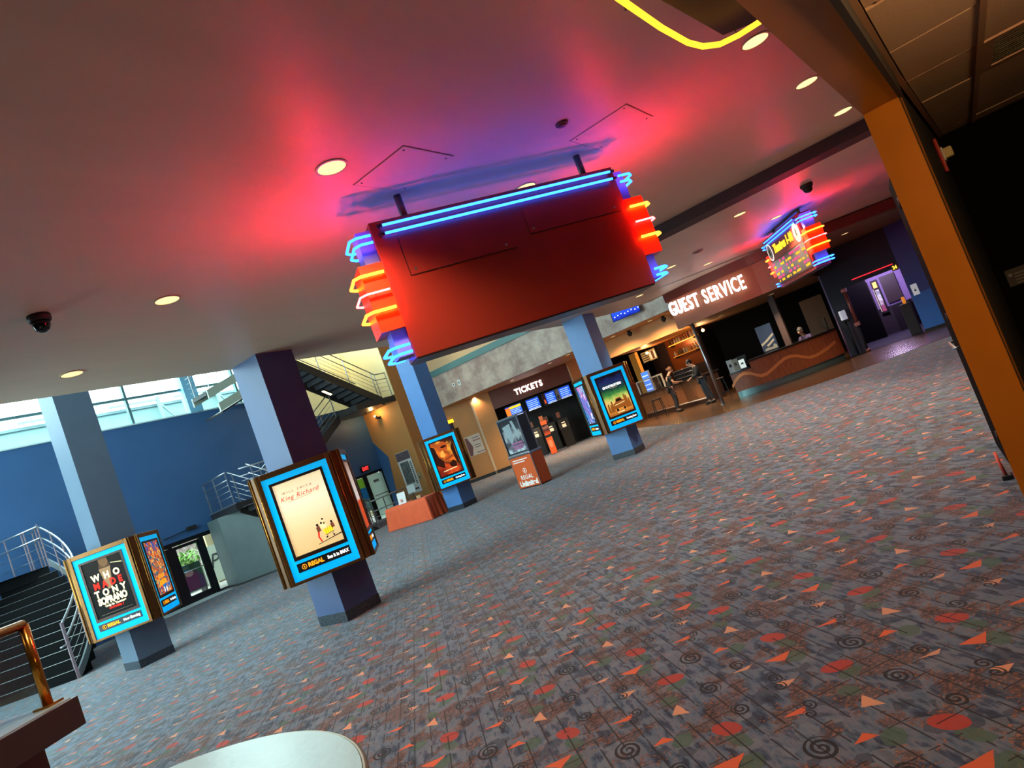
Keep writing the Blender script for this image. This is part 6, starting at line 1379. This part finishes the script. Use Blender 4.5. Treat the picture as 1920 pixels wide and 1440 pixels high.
# yellow bar sign on the tan wall, switch plates on the plaster band
a, b = YP(19.7, 840, 795), YP(19.7, 864, 787)
ys_ = thing('yellow_bar_sign', 'glowing yellow bar on a dark box on the tan wall', 'sign', ((a.x + b.x) / 2, 19.75, (a.z + b.z) / 2)); w = (b.x - a.x) / 2
box('dark_box', (-w * 0.8, -0.14, -0.42), (w, 0, -0.02), M_NAVY, ys_); box('light_bar', (-w, -0.2, 0.0), (w, -0.05, 0.14), emis('bar_yellow', (1.0, 0.72, 0.02), 1.4), ys_)
for i, px in enumerate((851, 861)):
    p = XP(22.0, px, 721 - i * 4); o = thing('switch_plate', ('round white plate on the plaster band', 'square white plate on the plaster band')[i], 'switch', (22.0, p.y, p.z))
    if i: box('plate', (-0.02, -0.07, -0.12), (0, 0.07, 0.12), M_WHITE, o, 0.006); box('rocker', (-0.026, -0.02, -0.05), (-0.02, 0.02, 0.05), M_CHAR, o)
    else:
        mb = MB(); mb.tube([(0, 0, 0), (-0.03, 0, 0)], 0.08, 16); mb.build('plate', M_WHITE, o); mb = MB(); mb.tube([(-0.03, 0, 0), (-0.034, 0, 0)], 0.03, 10); mb.build('lens', M_CHAR, o)
ll = thing('added_landing_lamp', 'unseen ceiling lamp added to brighten the cream stair wall', 'lamp', (18.9, 20.9, 9.6)); mb = MB(); mb.lathe([(0.2, 0), (0.2, -0.06), (0.16, -0.1)], n=20); mb.build('housing', M_WHITE, ll); mb = MB(); mb.lathe([(0.15, -0.1), (0.15, -0.105)], n=20); mb.build('diffuser', M_DL, ll)  # added out of view to light the cream stairwell wall
d = bpy.data.lights.new('added_landing_light', 'POINT'); d.energy = 420; d.color = (1, 0.9, 0.66); d.shadow_soft_size = 0.2; o = bpy.data.objects.new('added_landing_light', d); COL.objects.link(o); o.parent = ll; o.location = (0, 0, -0.4)

# ================================================================== PEOPLE
def skin_mesh(name, verts, edges, m, parent, root=0, sub=2):
    """grow one continuous surface over a skeleton: verts are (x, y, z, rx, ry)"""
    me = bpy.data.meshes.new(name); me.from_pydata([v[:3] for v in verts], edges, [])
    o = bpy.data.objects.new(name, me); COL.objects.link(o)
    md = o.modifiers.new('skin', 'SKIN'); md.use_smooth_shade = True; md.branch_smoothing = 0.4
    if not me.skin_vertices: 
        me.attributes  # data layer is made by the modifier
    for i, sv in enumerate(me.skin_vertices[0].data):
        sv.radius = (verts[i][3], verts[i][4] if len(verts[i]) > 4 else verts[i][3]); sv.use_root = (i == root)
    s = o.modifiers.new('sub', 'SUBSURF'); s.levels = sub; s.render_levels = sub
    dg = bpy.context.evaluated_depsgraph_get(); dg.update()
    m2 = bpy.data.meshes.new_from_object(o.evaluated_get(dg)); bpy.data.objects.remove(o); bpy.data.meshes.remove(me)
    for p in m2.polygons: p.use_smooth = True
    return link(name, m2, m, parent)
M_SKIN = mat('skin', (206, 156, 128), 0.5)
def person(label, loc, rz, J, cols, sleeves=True, hair='short', extra=None):
    """J: joint positions; sides 'l' and 'r' are mirrored names"""
    t = thing('person', label, 'person', loc, rz)
    V, E = [], []
    def add(p, r, prev=None, ry=None):
        V.append((*p, r, ry if ry else r)); i = len(V) - 1
        if prev is not None: E.append((prev, i))
        return i
    pel = add(J['pelvis'], 0.13, None, 0.10); sp = add(J['spine'], 0.125, pel, 0.095); ch = add(J['chest'], 0.14, sp, 0.10); nk = add(J['neck'], 0.052, ch)
    hb = add(J['jaw'], 0.062, nk); hd = add(J['head'], 0.085, hb, 0.095); ht = add(J['crown'], 0.062, hd)
    f = Vector(J['nose']) ; add(tuple(f), 0.014, hd)
    for s in 'lr':
        sh = add(J['shoulder_' + s], 0.06, ch); el = add(J['elbow_' + s], 0.042, sh); wr = add(J['wrist_' + s], 0.029, el)
        d = (Vector(J['hand_' + s]) - Vector(J['wrist_' + s])); side = Vector((1, 0, 0)) if s == 'r' else Vector((-1, 0, 0))
        pm = add(tuple(Vector(J['wrist_' + s]) + d * 0.5), 0.036, wr, 0.02)
        dn = d.normalized(); lat = dn.cross(Vector((0, 0, 1)))
        lat = lat.normalized() if lat.length > 0.1 else Vector((1, 0, 0))
        for k, (o_, ln) in enumerate(((-0.03, 0.075), (-0.01, 0.088), (0.01, 0.083), (0.03, 0.066))):
            b = Vector(J['wrist_' + s]) + d * 0.95 + lat * o_; kn = add(tuple(b), 0.0095, pm); m_ = add(tuple(b + dn * ln * 0.55 - Vector((0, 0, 0.012))), 0.009, kn); add(tuple(b + dn * ln - Vector((0, 0, 0.035))), 0.008, m_)
        b = Vector(J['wrist_' + s]) + d * 0.35 - lat * 0.045; th_ = add(tuple(b), 0.011, pm); add(tuple(b + dn * 0.05 - lat * 0.01), 0.009, th_)
        hp = add(J['hip_' + s], 0.085, pel); kn = add(J['knee_' + s], 0.058, hp); an = add(J['ankle_' + s], 0.038, kn); add(J['toe_' + s], 0.032, an)
    skin_mesh('body', V, E, M_SKIN, t, 0, 1)
    # clothing, a little larger than the body
    V, E = [], []
    pel = add(J['pelvis'], 0.15, None, 0.118); sp = add(J['spine'], 0.145, pel, 0.112); ch = add(J['chest'], 0.158, sp, 0.118); cn = add(tuple(Vector(J['chest']).lerp(Vector(J['neck']), 0.75)), 0.075, ch)
    for s in 'lr':
        sh = add(J['shoulder_' + s], 0.078, ch)
        if sleeves: el = add(J['elbow_' + s], 0.058, sh); add(tuple(Vector(J['elbow_' + s]).lerp(Vector(J['wrist_' + s]), 0.93)), 0.044, el)
        else: add(tuple(Vector(J['shoulder_' + s]).lerp(Vector(J['elbow_' + s]), 0.6)), 0.064, sh)
    skin_mesh('shirt', V, E, mat('cloth_%s' % cols[0][0], cols[0][1], 0.8), t)
    V, E = [], []
    pel = add(J['pelvis'], 0.142, None, 0.115)
    for s in 'lr':
        hp = add(J['hip_' + s], 0.098, pel); kn = add(J['knee_' + s], 0.072, hp); an = add(tuple(Vector(J['ankle_' + s]) + Vector((0, 0, 0.02))), 0.056, kn)
    skin_mesh('trousers', V, E, mat('cloth_%s' % cols[1][0], cols[1][1], 0.8), t)
    for s in 'lr':
        a, b = Vector(J['ankle_' + s]), Vector(J['toe_' + s]); a = Vector((a.x, a.y + 0.04, 0.05 + b.z - 0.04)); b = Vector((b.x, b.y - 0.04, b.z))
        mb = MB(); mb.tube([a, a.lerp(b, 0.3), a.lerp(b, 0.7), b], 0.05, 10, taper=[0.045, 0.052, 0.048, 0.03]); mb.build('shoe', M_BLACK, t)
    hd, cr = Vector(J['head']), Vector(J['crown']); up = (cr - hd).normalized(); fw = (Vector(J['nose']) - hd); fw = (fw - up * fw.dot(up)).normalized()
    mh = mat('hair_%s' % cols[2][0], cols[2][1], 0.6)
    mb = MB(); mb.sph(hd + up * 0.042 - fw * 0.028, 0.104, 0.92, 1.0, 0.98, 12); o = mb.build('hair', mh, t)
    if hair == 'tied': mb = MB(); mb.sph(hd - fw * 0.13 + up * 0.02, 0.05, n=8); mb.build('hair_bun', mh, t)
    lt = up.cross(fw)
    for s in (-1, 1):
        mb = MB(); mb.sph(hd + fw * 0.088 + lt * 0.032 * s + up * 0.008, 0.011, n=6); mb.build('eye', M_BLACK, t); mb = MB(); mb.sph(hd + lt * 0.088 * s - up * 0.01, 0.024, 0.5, 0.8, 1.2, n=6); mb.build('ear', M_SKIN, t)
    mb = MB(); mb.sph(hd + fw * 0.084 - up * 0.055, 0.018, 1.3, 1.0, 0.35, n=6); mb.build('mouth', mat('lip', (150, 86, 80), 0.5), t)
    return t
def joints(lean=0.0, head_dip=0.1, arms='fwd', base=0.0, seat=False):
    L = lean; J = dict(pelvis=(0, 0, 0.93), spine=(0, -0.35 * L, 1.10), chest=(0, -L, 1.32), neck=(0, -1.25 * L - 0.02, 1.475), jaw=(0, -1.4 * L - 0.05 - head_dip * 0.5, 1.54), head=(0, -1.5 * L - 0.03 - head_dip, 1.615), crown=(0, -1.5 * L - 0.02 - head_dip * 1.3, 1.69))
    J['nose'] = (0, J['head'][1] - 0.105, J['head'][2] - 0.045)
    for s, k in (('l', -1), ('r', 1)):
        J['shoulder_' + s] = (0.19 * k, -L, 1.40); J['elbow_' + s] = (0.25 * k, -L - 0.08, 1.13); J['wrist_' + s] = (0.15 * k, -L - 0.30, 1.09); J['hand_' + s] = (0.12 * k, -L - 0.39, 1.08)
        J['hip_' + s] = (0.095 * k, 0, 0.90); J['knee_' + s] = (0.11 * k, -0.03, 0.50); J['ankle_' + s] = (0.11 * k, 0.03, 0.10); J['toe_' + s] = (0.125 * k, -0.12, 0.045)
    return J
J = joints(0.06, 0.10); J['wrist_l'] = (-0.12, -0.30, 1.06); J['hand_l'] = (-0.10, -0.39, 1.05); J['knee_r'] = (0.12, 0.06, 0.5); J['ankle_r'] = (0.13, 0.14, 0.10); J['toe_r'] = (0.15, 0.0, 0.045)
person('person in a dark jacket and grey jeans leaning towards the bar', (23.35, 8.40, 0.006), math.radians(-149.5), J, (('jacket', (26, 27, 32)), ('jeans', (46, 48, 56)), ('dark', (24, 20, 18))))
J = joints(0.06, 0.12); J['wrist_r'] = (0.10, -0.34, 1.05); J['hand_r'] = (0.08, -0.43, 1.07)
pw = person('person in a black T-shirt and striped apron holding a small device', (24.35, 10.02, 0.006), math.radians(34.8), J, (('tee', (22, 22, 25)), ('slacks', (22, 23, 28)), ('brown', (112, 72, 50))), sleeves=False, hair='tied')
mb = MB(); rings = []
for i, z in enumerate((0.66, 0.78, 0.9, 1.0)):
    rings.append([mb.bm.verts.new((0.175 * math.cos(a), 0.145 * math.sin(a), z)) for a in [math.radians(180 + 180 * k / 12) for k in range(13)]])
for i in range(3):
    for k in range(12): mb.bm.faces.new((rings[i][k], rings[i][k + 1], rings[i + 1][k + 1], rings[i + 1][k])).smooth = True
ap = mb.build('apron', mat('apron_red', (92, 44, 40), 0.8), pw)
sm = ap.modifiers.new('thick', 'SOLIDIFY'); sm.thickness = 0.012
for i in range(4):
    mb = MB(); z = 0.70 + i * 0.08; mb.tube([(0.183 * math.cos(a), 0.153 * math.sin(a), z) for a in [math.radians(185 + 170 * k / 12) for k in range(13)]], 0.008, 5); mb.build('apron_stripe', mat('stripe', (170, 130, 120), 0.7), pw)
hv = thing('handheld_device', 'dark handheld device held by the person in the apron', 'device', Vector((24.35, 10.02, 1.09)) + Vector((0.571 * 0.46, -0.821 * 0.46, 0)), math.radians(34.8)); mb = MB(); mb.box(-0.07, -0.04, 0, 0.07, 0.06, 0.012, 0.003); mb.build('case', M_BLACK, hv); box('screen', (-0.06, -0.03, 0.012), (0.06, 0.05, 0.013), mat('device_glass', (40, 60, 60), 0.1), hv)
J = joints(0.10, 0.08); ZD = 0.30
for k in list(J):
    x, y, z = J[k]; J[k] = (x, y, z - ZD)
for s, k in (('l', -1), ('r', 1)):
    J['hip_' + s] = (0.095 * k, -0.02, 0.60); J['knee_' + s] = (0.14 * k, -0.38, 0.58); J['ankle_' + s] = (0.14 * k, -0.32, 0.15); J['toe_' + s] = (0.15 * k, -0.46, 0.10); J['wrist_' + s] = (0.12 * k, -0.36, 0.98); J['hand_' + s] = (0.08 * k, -0.44, 1.0); J['elbow_' + s] = (0.25 * k, -0.18, 0.86)
person('person in a purple shirt sitting behind the guest counter', (24.0, 4.72, 0.006), math.radians(-115), J, (('purple', (96, 78, 120)), ('slack2', (30, 30, 36)), ('grey', (92, 84, 78))))
stl = thing('counter_stool', 'dark stool under the person behind the guest counter', 'stool', (24.05, 4.74, 0.006)); mb = MB(); mb.lathe([(0.17, 0.44), (0.18, 0.46), (0.17, 0.485)], n=18); mb.build('seat', M_BLACK, stl); mb = MB(); mb.lathe([(0.18, 0), (0.18, 0.02), (0.03, 0.04), (0.03, 0.44)], n=16); mb.build('pedestal', M_DARKMETAL, stl)
